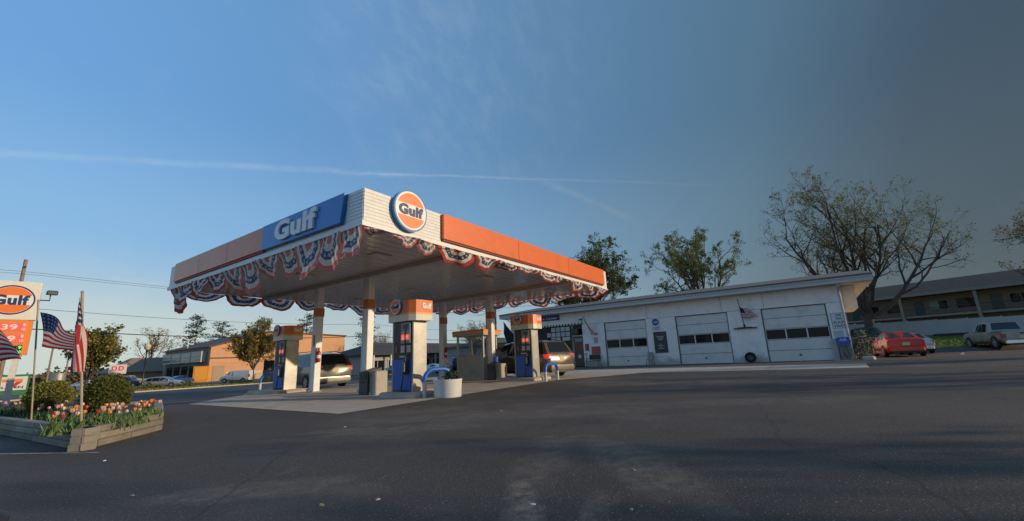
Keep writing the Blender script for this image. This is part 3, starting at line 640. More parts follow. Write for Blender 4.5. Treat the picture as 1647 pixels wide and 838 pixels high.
for k, (y0, y1) in enumerate(doors):
    dr = link(None, 'garage_door', gar, (0, 0, 0)); n = 5; hsec = DH/n; w = y1-y0
    b = MB(); b.box(.10, .20, y0, y0+.06, 0, DH, M('door_track', (.14, .12, .11), .7)); b.box(.10, .20, y1-.06, y1, 0, DH, M('door_track')); b.box(.08, .20, y0+.06, y1-.06, DH-.05, DH, M('door_track')); b.build('door_frame', dr)
    for i in range(n):
        z0, z1 = i*hsec+.013, (i+1)*hsec-.013-(.05 if i == n-1 else 0); yy0, yy1 = y0+.065, y1-.065
        b = MB()
        if i != 2: b.bbox(.13, .18, yy0, yy1, z0, z1, DOORP, .014)
        else:
            wt = (yy1-yy0)/3
            b.box(.13, .18, yy0, yy1, z0, z0+.035, DOORP); b.box(.13, .18, yy0, yy1, z1-.035, z1, DOORP)
            for q in range(4):
                yc = yy0+wt*q; a0 = max(yy0, yc-.035); a1 = min(yy1, yc+.035); b.box(.13, .18, a0, a1, z0+.035, z1-.035, DOORP)
        b.build('door_section', dr)
        if i == 2:
            for q in range(3):
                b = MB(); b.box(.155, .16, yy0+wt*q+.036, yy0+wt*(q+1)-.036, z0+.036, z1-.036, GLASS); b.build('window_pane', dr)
    b = MB(); b.lathe([(.05, .10), (.07, .105), (.07, .13)], BLACK, c=(0, (y0+y1)/2, .38), axis='x', n=12); b.tube([(.09, (y0+y1)/2-.04, .38), (.09, (y0+y1)/2+.04, .38)], .02, CHROME, 6); b.build('door_handle', dr)
# roof: gable along the street, two-step fascia, soffit
EX, RX = -.80, 6.2; y0, y1 = -11.75, GLF+.7; ez, rz_ = 4.98, 6.12
b = MB()
b.add([(EX-.1, y0, ez), (EX-.1, y1, ez), (RX, y1, rz_), (RX, y0, rz_), (EX-.1, y0, ez-.05), (EX-.1, y1, ez-.05), (RX, y1, rz_-.05), (RX, y0, rz_-.05), (2*RX+.9, y0, ez), (2*RX+.9, y1, ez), (2*RX+.9, y0, ez-.05), (2*RX+.9, y1, ez-.05)],
      [(0, 3, 2, 1), (4, 5, 6, 7), (0, 1, 5, 4), (3, 8, 9, 2), (7, 6, 11, 10), (8, 10, 11, 9), (0, 4, 7, 3), (3, 7, 10, 8), (1, 2, 6, 5), (2, 9, 11, 6)], ROOF); b.build('roof', gar)
b = MB(); b.box(EX-.06, EX, y0+.02, y1-.02, ez-.20, ez-.055, TRIM); b.box(EX-.02, EX+.04, y0+.02, y1-.02, ez-.42, ez-.205, TRIM); b.build('fascia', gar)
b = MB(); b.box(EX-.13, EX-.065, y0+.02, y1-.02, ez-.075, ez-.052, M('gutter_dark', (.03, .03, .03), .5)); b.build('gutter_lip', gar)
SOFF = M('soffit_cream', (.66, .60, .50), .6)
b = MB(); b.box(EX+.04, T, y0+.03, y1-.03, ez-.41, ez-.38, TRIM); b.box(T, GD, y0+.03, GR-.005, ez-.41, ez-.38, SOFF); b.build('soffit', gar)
b = MB(); b.add([(T, GR-.004, ez-.5), (GD, GR-.004, ez-.5), (GD, GR-.004, ez-.1), (RX, GR-.004, rz_-.1), (T, GR-.004, ez-.1)], [(0, 1, 2, 3, 4)], WALL)
b.add([(EX, y0+.02, ez-.40), (2*RX+.8, y0+.02, ez-.40), (2*RX+.8, y0+.02, ez-.06), (RX, y0+.02, rz_-.07), (EX, y0+.02, ez-.06), (EX, y0+.06, ez-.40), (2*RX+.8, y0+.06, ez-.40), (2*RX+.8, y0+.06, ez-.06), (RX, y0+.06, rz_-.07), (EX, y0+.06, ez-.06)], [(0, 1, 2, 3, 4), (9, 8, 7, 6, 5), (0, 5, 6, 1)], SOFF); b.build('gable_fascia', gar)
b = MB(); b.tube([(EX+.08, GR+.1, ez-.4), (EX+.1, GR+.1, ez-.55), (-.07, GR+.1, 4.2), (-.07, GR+.1, .1)], .05, TRIM, 8); b.build('downspout', gar)
b = MB(); b.tube([(EX+.08, GLF-.2, ez-.4), (EX+.1, GLF-.2, ez-.55), (-.07, GLF-.2, 4.2), (-.07, GLF-.2, .1)], .05, WHITE, 8); b.build('downspout', gar)
b = MB(); b.box(1.0, 5, GR-.75, GR-.01, 3.1, 4.55, SOFF); b.build('end_wall_box', gar)
# shop window, door
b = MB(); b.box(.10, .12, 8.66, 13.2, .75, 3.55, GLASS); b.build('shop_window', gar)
b = MB(); [b.box(.05, .13, y, y+.05, .75, 3.55, DGREY) for y in (8.66, 10.2, 11.7, 13.15)]; b.box(.05, .13, 8.7, 13.2, .75, .8, DGREY); b.build('shop_window_frame', gar)
b = MB(); b.box(.08, .12, 7.63, 8.51, .05, 2.54, M('door_dark', (.03, .03, .032), .25)); sd_ = b.build('shop_door', gar)
b = MB(); b.lathe([(.16, .06), (.17, .079)], PAPER, c=(0, 8.05, .85), axis='x', n=16); b.build('door_sticker', sd_)
b = MB(); b.box(.07, .079, 7.75, 8.4, 2.1, 2.35, M('door_lettering', (.3, .3, .3), .6, var=.8, scale=20)); b.box(.07, .079, 7.68, 8.44, 1.45, 1.85, M('red_notice', (.28, .05, .04), .6, var=.3, scale=12)); b.build('door_notice', sd_)
b = MB(); b.box(.08, .12, 7.63, 8.51, 2.63, 3.54, GLASS); b.build('transom_pane', gar)
# scalloped awning edge
b = MB()
for i in range(38):
    y = 7.55+i*.15; b.add([(-.06, y, 3.66), (-.06, y+.15, 3.66), (-.06, y+.15, 3.56), (-.06, y+.075, 3.50), (-.06, y, 3.56), (-.05, y, 3.66), (-.05, y+.15, 3.66), (-.05, y+.15, 3.56), (-.05, y+.075, 3.50), (-.05, y, 3.56)], [(0, 4, 3, 2, 1), (5, 6, 7, 8, 9)], WHITE if i % 2 else DGREY)
b.build('scalloped_trim', gar, kind='stuff')
GP = M('green_gold_trim', (.16, .18, .13), .6, var=.5, scale=20)
b = MB(); b.tube([(-.03, 8.6, .1), (-.03, 8.6, 3.5)], .05, GP, 6); b.build('door_post', gar)
# posters inside the shop window
rs = random.Random(3)
for i in range(9):
    y = 8.85+.47*(i % 5); z = 2.62+.44*(i//5); b = MB(); b.box(.08, .095, y, y+.40, z, z+.36, M('window_poster_%d' % (i % 3), ((.5, .48, .46), (.42, .40, .40), (.5, .46, .38))[i % 3], .6, var=.45, scale=18)); b.build('window_poster', gar)
b = MB(); b.box(.08, .095, 8.85, 9.6, 2.25, 2.55, PAPER); b.box(.08, .095, 9.8, 10.7, 2.2, 2.56, PAPER); b.build('window_poster', gar)
# things on and by the garage wall
def sign(name, lab, cat, y, z, w, h, mat, lines=(), edge=None, t=.03, u=None, border=None):
    r = thing(name, lab, cat, ((GU if u is None else u), y, z))
    b = MB(); b.box(-t, -.002, -w/2, w/2, -h/2, h/2, mat); b.build('board', r)
    if border:
        b = MB(); e = .018
        b.box(-t-.004, -t-.001, -w/2+.02, w/2-.02, h/2-.05, h/2-.05+e, border); b.box(-t-.004, -t-.001, -w/2+.02, w/2-.02, -h/2+.03, -h/2+.03+e, border)
        b.box(-t-.004, -t-.001, -w/2+.02, -w/2+.02+e, -h/2+.05, h/2-.05, border); b.box(-t-.004, -t-.001, w/2-.02-e, w/2-.02, -h/2+.05, h/2-.05, border); b.build('border_line', r)
    if lines:
        b = MB()
        for s, m, yy, zz, hh, ww in lines: b.text(s, m, (-t-.002, yy, zz), hh, ww, XL, ZU, .006, .02)
        b.build('lettering', r)
    return r
WS = M('sign_white', (.62, .62, .62), .5, var=.04); BKT = M('sign_black_print', (.03, .02, .04), .6)
sign('wall_sign', 'white hand-lettered WE FIX FLATS FAST sign at the right end of the garage', 'sign', -9.76, 2.36, .80, .98, WS, [('WE', BKT, 0, .33, .13, .28), ('FIX', BKT, 0, .12, .13, .30), ('FLATS', BKT, 0, -.11, .14, .60), ('FAST', BKT, 0, -.32, .14, .54)], border=BKT)
SB = M('sign_navy', (.02, .035, .16), .5)
sign('wall_sign', 'long navy blue sign ending in Center under the eave above the shop window', 'sign', 11.4, 4.28, 3.4, .46, SB, [('Service Center', WS, -.25, 0, .22, 2.5)], u=GU+.02)
r = sign('wall_sign', 'white board with a round blue gear emblem between the first two garage doors', 'sign', 1.40, 3.02, .62, .98, WS, [('ASE', WS, .02, .16, .17, .36), ('CERTIFIED', SB, 0, -.24, .07, .46), ('REPAIR', SB, 0, -.36, .06, .34)])
b = MB(); P = []
for i in range(36):
    a = 2*math.pi*i/36; q = .27 if i % 2 else .235; P.append((q*math.cos(a), q*math.sin(a)))
b.plate(P, (-.031, .02, .16), XL, ZU, .003, M('gear_blue', (.01, .06, .22), .5)); b.build('gear_emblem', r)
r = sign('notice_board', 'black framed charcoal notice board headed THANK YOU between the first two garage doors', 'notice board', 1.20, 1.66, .90, 1.50, M('board_charcoal', (.045, .047, .055), .45, var=.1), [('THANK', WS, .0, .40, .13, .56), ('YOU!', WS, .0, .22, .13, .40), ('FOR', WS, 0, -.16, .06, .16), ('SUPPORTING', WS, 0, -.26, .06, .52), ('OUR', WS, 0, -.36, .06, .18), ('BUSINESS', WS, 0, -.46, .06, .44)])
b = MB(); [b.box(-.045, -.002, *q, BLACK) for q in ((-.48, -.45, -.78, .78), (.45, .48, -.78, .78), (-.45, .45, .75, .78), (-.45, .45, -.78, -.75))]; b.build('frame', r)
def stripes_flag(b, f, nu=14, stars=True, sgn=1):
    # f(s, t): s along the fly 0..1, t down the hoist 0..1
    FRD = cloth('flag_red', (.50, .03, .03), .1, k=.45); FW_ = cloth('flag_white', (.74, .70, .66), .06, k=.45); FBL = cloth('flag_navy', (.022, .04, .14), .1, k=.45)
    for j in range(13):
        for h in range(2):
            t0, t1 = (j+h/2)/13, (j+h/2+.5)/13
            for i in range(nu):
                s0, s1 = i/nu, (i+1)/nu
                m = FBL if (t1 <= 7/13+.01 and s1 <= .41) else (FRD if j % 2 == 0 else FW_)
                b.add([f(s0, t0), f(s1, t0), f(s1, t1), f(s0, t1)], [(0, 3, 2, 1)], m)
    if stars:
        for a in range(5):
            for c in range(5):
                s, t = .045+.08*a, .06+.105*c
                for lf in (.006, -.006):
                    pts = [Vector(f(s+(.03 if q % 2 == 0 else .012)*math.cos(6.283*q/10+.3), t+(.045 if q % 2 == 0 else .018)*math.sin(6.283*q/10+.3)))+Vector((-lf, -lf, 0)) for q in range(10)]
                    b.add(pts, [tuple(range(10))], FW_)
def wall_flag(lab, base, tip, f, bracket=True):
    r = thing('wall_flag', lab, 'flag', base); base = Vector(base)
    b = MB(); b.tube([Vector((0, 0, 0)), Vector(tip)-base], .022, BLACK, 6); b.lathe([(.03, 0), (.035, .02), (.001, .06)], BLACK, c=tuple(Vector(tip)-base), n=8); b.build('pole', r)
    b = MB(); b.lathe([(.05, -.08), (.05, .1)], BLACK, n=8); b.box(-.03, .06, -.06, .06, -.12, .0, BLACK); b.build('bracket', r)
    b = MB(); stripes_flag(b, lambda s, t: Vector(f(s, t))-base, 12, False); b.build('cloth', r, 60)
def bil(a, bb, c, d, wav):
    a, bb, c, d = map(Vector, (a, bb, c, d))
    def f(s, t):
        p = (a*(1-s)+bb*s)*(1-t)+(d*(1-s)+c*s)*t
        return p+Vector(wav(s, t))
    return f
wall_flag('small American flag flying from a black pole between the second and third garage doors', (GU-.07, -4.56, 2.45), (GU-.45, -4.45, 4.2), bil((GU-.38, -4.48, 3.75), (GU-.35, -5.1, 3.42), (GU-.3, -5.5, 2.95), (GU-.25, -4.55, 2.98), lambda s, t: (.06*math.sin(7*s+2*t), 0, -.05*math.sin(6*s))))
wall_flag('drooping American flag on a slanted black pole left of the first garage door', (GU-.07, 6.72, 2.75), (GU-.75, 7.12, 4.05), bil((GU-.66, 7.06, 3.86), (GU-.50, 6.35, 2.75), (GU-.32, 6.05, 2.62), (GU-.30, 6.86, 3.10), lambda s, t: (.07*math.sin(11*t+2*s), .03*math.sin(9*t), -.30*math.sin(3.1*s)*(.3+.7*t))))
r = thing('wall_flag', 'dark drooping flag on a slanted pole by the shop left of the gold minivan', 'flag', (GU-.1, 14.2, 2.6))
b = MB(); b.tube([(0, 0, 0), (-.9, .9, 1.7)], .02, BLACK, 6); b.build('pole', r)
b = MB(); rsx = 10
vs = [(-.9+.62*i/rsx+.05*math.sin(i*1.3+j), .9-.62*i/rsx, 1.65-1.0*i/rsx-j*(.25+.05*i)-.1*i/rsx) for i in range(rsx+1) for j in range(5)]
b.add(vs, [(i*5+j, i*5+j+1, i*5+j+6, i*5+j+5) for i in range(rsx) for j in range(4)], M('flag_black', (.02, .022, .03), .85, var=.5, scale=6)); b.build('cloth', r, 60)
b = MB(); b.box(-.14, -.002, -.8, .62, -.03, .03, BLACK); b.box(-.12, -.03, -.5, .4, .031, .07, DGREY); b.build('wall_shelf', None, None, (GU, -4.5, 2.28), label='narrow black shelf bracket on the wall below the small flag pole', cat='shelf')
t = thing('leaning_tyre', 'black car tyre leaning against the white wall between two garage doors', 'tyre', (GU-.20, -4.63, .34)); t.rotation_euler = (0, R(-14), 0)
b = MB(); b.lathe([(.21, -.10), (.25, -.115), (.31, -.11), (.335, -.07), (.34, 0), (.335, .07), (.31, .11), (.25, .115), (.21, .10), (.2, 0), (.21, -.10)], RUBBER, axis='x', n=28); b.f = b.f[:-2]; b.m = b.m[:-2]; b.build('tread', t, 40)
b = MB(); b.lathe([(.215, .02), (.20, .04)], M('tyre_inner_grey', (.16, .16, .16), .7), axis='x', n=24); b.build('inner_disc', t)
def chair(lab, loc, rz, wide, m, arms=False):
    t = thing('chair' if not arms else 'bench', lab, 'chair' if not arms else 'bench', loc, rz); w = wide/2
    b = MB(); b.bbox(-w, w, -.22, .22, .43, .48, m, .02); b.build('seat', t)
    b = MB(); b.bbox(-w, w, .21, .25, .56, .96, m, .01); b.build('backrest', t)
    for x in (-w+.02, w-.02):
        b = MB(); b.tube([(x, -.22, 0), (x, -.18, .43)], .014, BLACK, 6); b.build('leg', t)
        b = MB(); b.tube([(x, .27, 0), (x, .21, .43), (x, .24, .98)], .014, BLACK, 6); b.build('leg', t)
        if arms: b = MB(); b.tube([(x, -.2, .44), (x, -.2, .66), (x, .22, .68)], .02, BLACK, 6); b.build('armrest', t)
    return t
chair('grey folding chair with black legs under the charcoal notice board', (GU-.42, 2.02, .004), R(-94), .46, M('chair_grey', (.28, .27, .26), .5))
chair('dark green bench with armrests by the shop door under a red and white sign', (GU-.45, 6.55, .004), R(-88), .95, M('bench_green', (.025, .04, .03), .5), True)
sign('wall_sign', 'red and white poster leaning above the green bench', 'sign', 6.5, 1.30, .78, .62, M('poster_red', (.42, .09, .09), .6, var=.7, scale=9))
sign('wall_sign', 'small red notice beside the dark shop door', 'sign', 7.28, 1.58, .34, .58, M('notice_red', (.38, .06, .06), .6, var=.4, scale=14))
sign('wall_sign', 'small white shield sticker under the drooping flag', 'sign', 6.45, 2.12, .34, .46, M('shield_print', (.38, .36, .37), .6, var=.6, scale=12))
t = thing('standing_ashtray', 'thin black standing ashtray left of the green bench', 'ashtray', (GU-.5, 7.2, .004))
b = MB(); b.lathe([(.17, 0), (.17, .03), (.025, .05), (.025, 1.0)], BLACK, n=12); b.build('stand', t); b = MB(); b.lathe([(.03, 1.0), (.15, 1.02), (.16, 1.06)], BLACK, n=12); b.build('tray', t)
t = thing('wall_lamp', 'small black and white wall lantern above the shop door', 'lamp', (GU, 7.66, 3.85))
b = MB(); b.box(-.16, -.002, -.09, .09, -.28, .02, M('lantern_white', (.5, .5, .48), .4)); b.build('glass', t); b = MB(); b.box(-.19, -.002, -.11, .11, .021, .12, BLACK); b.box(-.18, -.01, -.1, .1, -.32, -.281, BLACK); b.build('cap', t)
t = thing('air_conditioner', 'black window air conditioner in the transom over the shop door', 'air conditioner', (GU, 8.15, 2.65))
b = MB(); b.box(-.38, .05, -.3, .3, .03, .50, BLACK); b.build('case', t); b = MB(); [b.box(-.39, -.381, -.26, .26, .08+i*.06, .11+i*.06, DGREY) for i in range(6)]; b.build('grille', t)
t = thing('air_machine', 'coin tyre inflator with a blue AIR sign at the garage corner', 'air machine', (GU-.32, -9.72, .004))
b = MB(); b.bbox(-.2, .2, -.26, .26, 0, .86, M('machine_grey', (.16, .155, .145), .5, var=.2, scale=4), .02); b.build('case', t)
b = MB(); b.plate([(-.34, 0), (.28, 0), (.36, .22), (.28, .46), (-.28, .46), (-.36, .36)], (-.2, 0, .87), XL, ZU, .12, M('air_blue', (.02, .08, .38), .4)); sg = b.build('sign_head', t)
b = MB(); b.text('AIR', WS, (-.322, 0, 1.18), .15, .38, XL, ZU, .006, .02); b.build('lettering', sg)
b = MB(); b.tube([(-.22, -.05, .8), (-.30, -.12, .5), (-.28, -.16, .2), (-.22, -.05, .12), (-.24, .1, .5)], .014, BLACK, 6); b.build('hose', t)
t = thing('utility_box', 'pale upright service box left of the tyre inflator', 'utility box', (GU-.15, -9.28, .004))
b = MB(); b.bbox(-.14, .14, -.14, .14, 0, 1.28, M('box_pale', (.42, .41, .38), .6), .01); b.build('case', t); b = MB(); b.box(-.145, -.141, -.11, .11, .1, 1.2, M('box_door', (.38, .37, .34), .6)); b.build('door', t)
b = MB(); b.box(-.006, -.001, -.25, .25, -.42, .42, M('box_outline', (.47, .47, .48), .7)); b.build('electrical_panel', None, None, (GU, -9.6, 1.35), label='flush pale electrical panel under the WE FIX FLATS FAST sign', cat='panel')
t = thing('climbing_shrub', 'ragged flowering shrub clinging to the right corner of the garage', 'shrub', (GU-.1, -10.6, 0)); b = MB(); rs = np.random.RandomState(4)
SHF = M('shrub_blossom', (.42, .38, .32), .7, var=.2)
for k in range(5): leaf_ball(b, (rs.uniform(-.25, .25), rs.uniform(-.2, .25), .25+.28*k), .33, 170, .11, (LD, LM, SHF), rs)
b.build('foliage', t); b = MB(); [b.tube([(rs.uniform(-.15, .15), rs.uniform(-.2, .2), 0), (rs.uniform(-.3, .3), rs.uniform(-.3, .3), .9), (rs.uniform(-.4, .4), rs.uniform(-.4, .4), 1.7)], .02, WOODP, 5) for _ in range(5)]; b.build('stem', t)
b = MB(); b.prism([(-.35, -.2), (.1, -.35), (.4, -.1), (.3, .3), (-.2, .25)], 0, .18, M('stone_pale', (.40, .38, .34), .9, var=.2, bump=.5), .06); b.build('stone_block', None, 30, (GU-.75, -10.7, .004), label='pale stone block on the ground at the garage corner', cat='stone')

# ------------------------------------------------------------------ timber planter, tulips, box shrubs
PN, PR_, PB, PLf = (-4.27, -.17), (-3.03, 1.16), (-1.6, 6.2), (-4.82, 7.2)
pla = thing('timber_planter', 'weathered grey timber flower planter with a sharp corner towards the camera', 'planter', (*PN, 0))
TIM = [M('timber_%d' % i, c, .9, var=.3, scale=2.2, bump=.5, bscale=14, dirt=((.09, .07, .05), 3, .6)) for i, c in enumerate(((.24, .215, .18), (.30, .265, .215), (.20, .18, .15)))]
rs = random.Random(11)
def wall_run(A, B, cuts, th=.13):
    A, B = Vector((*A, 0)), Vector((*B, 0)); d = (B-A).normalized(); n = Vector((-d.y, d.x, 0)); L = (B-A).length; hh = .094; inn = n if n.dot(Vector((-2.9, 3.4, 0))-A) > 0 else -n
    for k in range(3):
        off = [0]+[min(.97, max(.05, c+rs.uniform(-.012, .012)+(0 if k != 1 else .0))) for c in cuts]+[1]
        for i in range(len(off)-1):
            p, q = A+d*(off[i]*L+.006), A+d*(off[i+1]*L-.006); j = rs.uniform(-.008, .008)
            b = MB(); vs = []
            for zz, s in ((k*hh+.002, 0), (k*hh+.014, .014), ((k+1)*hh-.014, .014), ((k+1)*hh-.001, 0)):
                for e in (p, q):
                    for w in (-s, th+s): vs.append(e+inn*(w+j+.01)-Vector((*PN, 0))+Vector((0, 0, zz)))
            fs = []
            for r_ in range(3):
                o = r_*4; fs += [(o, o+2, o+6, o+4), (o+1, o+5, o+7, o+3), (o, o+4, o+5, o+1), (o+2, o+3, o+7, o+6)]
            fs += [(0, 1, 3, 2), (12, 14, 15, 13)]
            b.add(vs, fs, TIM[rs.randrange(3)]); b.build('timber', pla)
wall_run(PN, PR_, [.16, .55]); wall_run(PN, PLf, [.30, .62]); wall_run(PR_, PB, [.3, .65]); wall_run(PB, PLf, [.5])
b = MB(); b.add([(x-PN[0], y-PN[1], .22) for x, y in ((-4.1, .05), (-3.15, 1.15), (-1.7, 6.1), (-4.7, 7.05))], [(0, 1, 2, 3)], M('soil', (.05, .035, .025), .95, bump=.6)); b.build('soil', pla)
def boxwood(lab, loc, r, flat, mats, seed):
    t = thing('box_shrub', lab, 'shrub', loc); rs = np.random.RandomState(seed); b = MB()
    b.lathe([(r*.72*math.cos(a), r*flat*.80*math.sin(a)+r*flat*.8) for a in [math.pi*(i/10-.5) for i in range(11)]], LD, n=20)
    n = 7000
    for i in range(n):
        d = rs.normal(size=3); d /= np.linalg.norm(d)
        if d[2] < -.75: continue
        lump = 1+.06*math.sin(7*d[0]+3*d[1])+.05*math.sin(9*d[2]+5*d[1])
        p = d*r*np.array([1, 1, flat])*lump*rs.uniform(.80, 1.03); q = d*.6+rs.normal(size=3)*.6; q /= np.linalg.norm(q); e = np.cross(q, rs.normal(size=3)); e /= np.linalg.norm(e); k = .042*rs.uniform(.6, 1.3)
        p[2] += r*flat*.8; b.add([p, p+q*k*.5+e*k*.33, p+q*k, p+q*k*.5-e*k*.33], [(0, 1, 2, 3)], mats[rs.randint(len(mats))])
    b.build('foliage', t); b = MB(); b.tube([(0, 0, -.02), (0, 0, .3)], .05, WOODP, 6); b.build('stem', t)
BX1 = cloth('box_leaf_olive', (.27, .25, .045), .3); BX2 = cloth('box_leaf_green', (.14, .155, .03), .3); BX3 = cloth('box_leaf_dark', (.11, .135, .03), .3)
boxwood('clipped round olive box shrub, the left and flatter of two in the planter', (-3.94, 4.56, .33), .34, .90, (BX1, BX1, BX2), 1)
boxwood('clipped round dark green box shrub, the right and taller of two in the planter', (-3.46, 2.74, .30), .34, 1.06, (BX2, BX3, BX3), 2)
LEAFT = M('tulip_leaf', (.10, .17, .05), .55, var=.25); 
TC = {'pink': M('tulip_pink', (.62, .33, .31), .5, var=.15), 'red': M('tulip_red', (.55, .03, .02), .5, var=.15), 'orange': M('tulip_orange', (.75, .28, .04), .5, var=.15), 'cream': M('tulip_cream', (.68, .46, .38), .5, var=.12)}
def tulip_proto(cn, seed):
    rs = np.random.RandomState(seed); t = thing('tulip', f'{cn} tulip blooming in the timber planter', 'tulip', (0, 0, -5), 0, f'{cn} tulips in the timber planter')
    b = MB()
    for k in range(6):
        a = k*math.pi/3; rr = .026 if k % 2 else .021; w = .55
        ring = []
        for (r, h, ww) in ((.004, 0, .5), (rr, .018, w), (rr*1.1, .038, w*.9), (rr*.75, .062, .25)):
            ring += [(r*math.cos(a-ww), r*math.sin(a-ww), .25+h), (r*math.cos(a+ww), r*math.sin(a+ww), .25+h)]
        b.add(ring, [(i*2, i*2+1, i*2+3, i*2+2) for i in range(3)], TC[cn])
    b.build('bloom', t, 80)
    b = MB(); b.tube([(0, 0, 0), (.006, 0, .13), (0, 0, .25)], .004, LEAFT, 5)
    for k in range(4):
        a = rs.uniform(0, 6.3); L = rs.uniform(.13, .2); o = rs.uniform(.03, .08); dx, dy = math.cos(a), math.sin(a)
        pts = [(0, .0, .011), (.35, .5, .020), (.7, .85, .016), (1.0, 1.0, .001)]
        vs = []
        for (s, z, w) in pts: vs += [(dx*o*s*1.5-dy*w, dy*o*s*1.5+dx*w, L*z), (dx*o*s*1.5+dy*w, dy*o*s*1.5-dx*w, L*z)]
        b.add(vs, [(i*2, i*2+1, i*2+3, i*2+2) for i in range(3)], LEAFT)
    b.build('foliage', t, 80)
    return t
protos = {c: tulip_proto(c, i) for i, c in enumerate(TC)}; used = set(); rs = random.Random(21)
spots = []
def along(A, B, n, inset0, inset1, zz=0):
    A, B = Vector((*A, 0)), Vector((*B, 0)); d = (B-A).normalized(); nn = Vector((-d.y, d.x, 0)); L = (B-A).length
    if nn.dot(Vector((-2.9, 3.4, 0))-A) < 0: nn = -nn
    for i in range(n): s = rs.uniform(.04, .97); p = A+d*s*L+nn*rs.uniform(inset0, inset1); spots.append((p.x, p.y))
along(PN, PLf, 68, .22, 1.0); along(PN, PR_, 22, .2, .6)
for _ in range(9): spots.append((rs.gauss(-3.22, .06), rs.gauss(1.22, .06)))
for i, (x, y) in enumerate(spots):
    if abs(math.hypot(x+3.92, y-4.52)) < .36 or math.hypot(x+3.49, y-2.83) < .34: continue
    far = y > 1.6
    c = rs.choices(['pink', 'cream', 'orange', 'red'], (6, 3, 1.2, .15) if far else (3, 2, 2.2, 1.5))[0]
    s = rs.uniform(.85, 1.25)
    if c not in used: o = protos[c]; used.add(c); o.location = (x, y, .215)
    else: o = dup(protos[c], (x, y, .215))
    reg = 'clump at the right end' if math.hypot(x+3.22, y-1.22) < .25 else 'row behind the right wall' if x > -4.05 and y < 1.3 else 'corner between the two flagpoles' if y < 2.9 else 'left row beyond the thin flagpole'
    o['label'] = f'{c} tulip in the {reg} of the timber planter'; o['group'] = f'{c} tulips, {reg}'
    o.rotation_euler = (rs.uniform(-.16, .16), rs.uniform(-.16, .16), rs.uniform(0, 6.3)); o.scale = (s*.92, s*.92, s*.82)
b = MB(); rs2 = np.random.RandomState(6)
for i in range(1500):
    x, y = spots[i % len(spots)]; x += rs2.normal()*.07; y += rs2.normal()*.07; a = rs2.uniform(0, 6.3); h = rs2.uniform(.06, .17); w = .014; dx, dy = math.cos(a), math.sin(a)
    b.add([(x-dy*w, y+dx*w, .215), (x+dy*w, y-dx*w, .215), (x+dx*.03, y+dy*.03, .215+h*.7), (x+dx*.06, y+dy*.06, .215+h)], [(0, 1, 2), (0, 2, 3)], LEAFT)
b.build('tulip_leaves', kind='stuff')
# flags on poles at the planter
POLE = M('flagpole_wood', (.40, .33, .24), .7, var=.15)
def pole_flag(lab, base, top, r, f, nu=16):
    t = thing('flagpole', lab, 'flag', base); B0 = Vector(base)
    b = MB(); b.tube([Vector((0, 0, 0)), Vector(top)-B0], r, POLE, 8); b.lathe([(r*1.2, 0), (r*1.3, .015), (.002, .03)], POLE, c=tuple(Vector(top)-B0), n=8); b.build('pole', t)
    b = MB(); stripes_flag(b, lambda s, t_: Vector(f(s, t_))-B0, nu); b.build('cloth', t, 60)
v1 = Vector((-4.52, -.07, 2.1)); v0 = Vector((-4.21, .28, .16)); pd = (v0-v1)
cr_ = Vector((RT.x, RT.y, 0)).normalized(); cf = Vector((FW.x, FW.y, 0)).normalized()
def furled(s, t):
    # hangs beside the pole in deep folds: hoist along the pole top, fly falls down
    hz_ = t*.62                                   # distance down the pole of the hoist point
    p = v1+pd*(.03+hz_*.30)
    drop = s*(1.02-.36*t)
    fold = .075*math.sin(t*9+s*3)+.03*math.sin(t*17)
    return p+Vector((0, 0, -drop))+cr_*(.02+.14*s*t+fold*min(1, s*4)*.6+.05*s)-cf*(.05+.05*math.cos(t*10+s*2)*min(1, 3*s))
pole_flag('American flag hanging furled from the wooden pole at the sharp planter corner', tuple(v0), tuple(v1), .016, furled)
g2 = bil((-4.58, 2.39, 2.03), (-4.24, 1.0, 1.60), (-4.22, 1.02, 1.34), (-4.51, 2.50, 1.49), lambda s, t: tuple(cf*(.07*math.sin(6*s+2.2*t))+Vector((0, 0, .05*math.sin(5.5*s+.6)*(1-t)))))
pole_flag('American flag flying out flat from the thin pole left of the planter corner', (-4.33, 2.93, 0), (-4.63, 2.36, 2.24), .012, g2)
g3 = bil((-5.07, 3.47, 2.02), (-4.86, 2.62, 1.90), (-4.70, 2.50, 1.22), (-4.97, 3.57, 1.38), lambda s, t: tuple(cf*(.05*math.sin(6*s+2*t))+Vector((0, 0, -.30*s*(1-t)*s-.06*math.sin(5*s)))))
pole_flag('American flag drooping across the price sign at the far left edge', (-4.86, 4.11, .14), (-5.07, 3.55, 2.27), .014, g3)
# ------------------------------------------------------------------ cars
def paint(name, col, metal=.3): return M(name, col, .28, metal, var=.03, coat=.6)
CGL = M('car_glass', (.012, .016, .019), .05, 0, var=.02, spec=.8)
RIM = M('alloy_rim', (.5, .5, .5), .3, .8); TL = M('tail_light_red', (.42, .012, .010), .18, coat=.5); HLT = M('headlight_clear', (.5, .52, .54), .12, .3)
TRIMB = M('car_trim_black', (.02, .02, .022), .55); PLATE = M('licence_plate_cream', (.55, .47, .26), .5, var=.15, scale=30)
TLON = M('tail_light_lit', (.6, .02, .02), .2, emit=((1, .05, .03), .5))
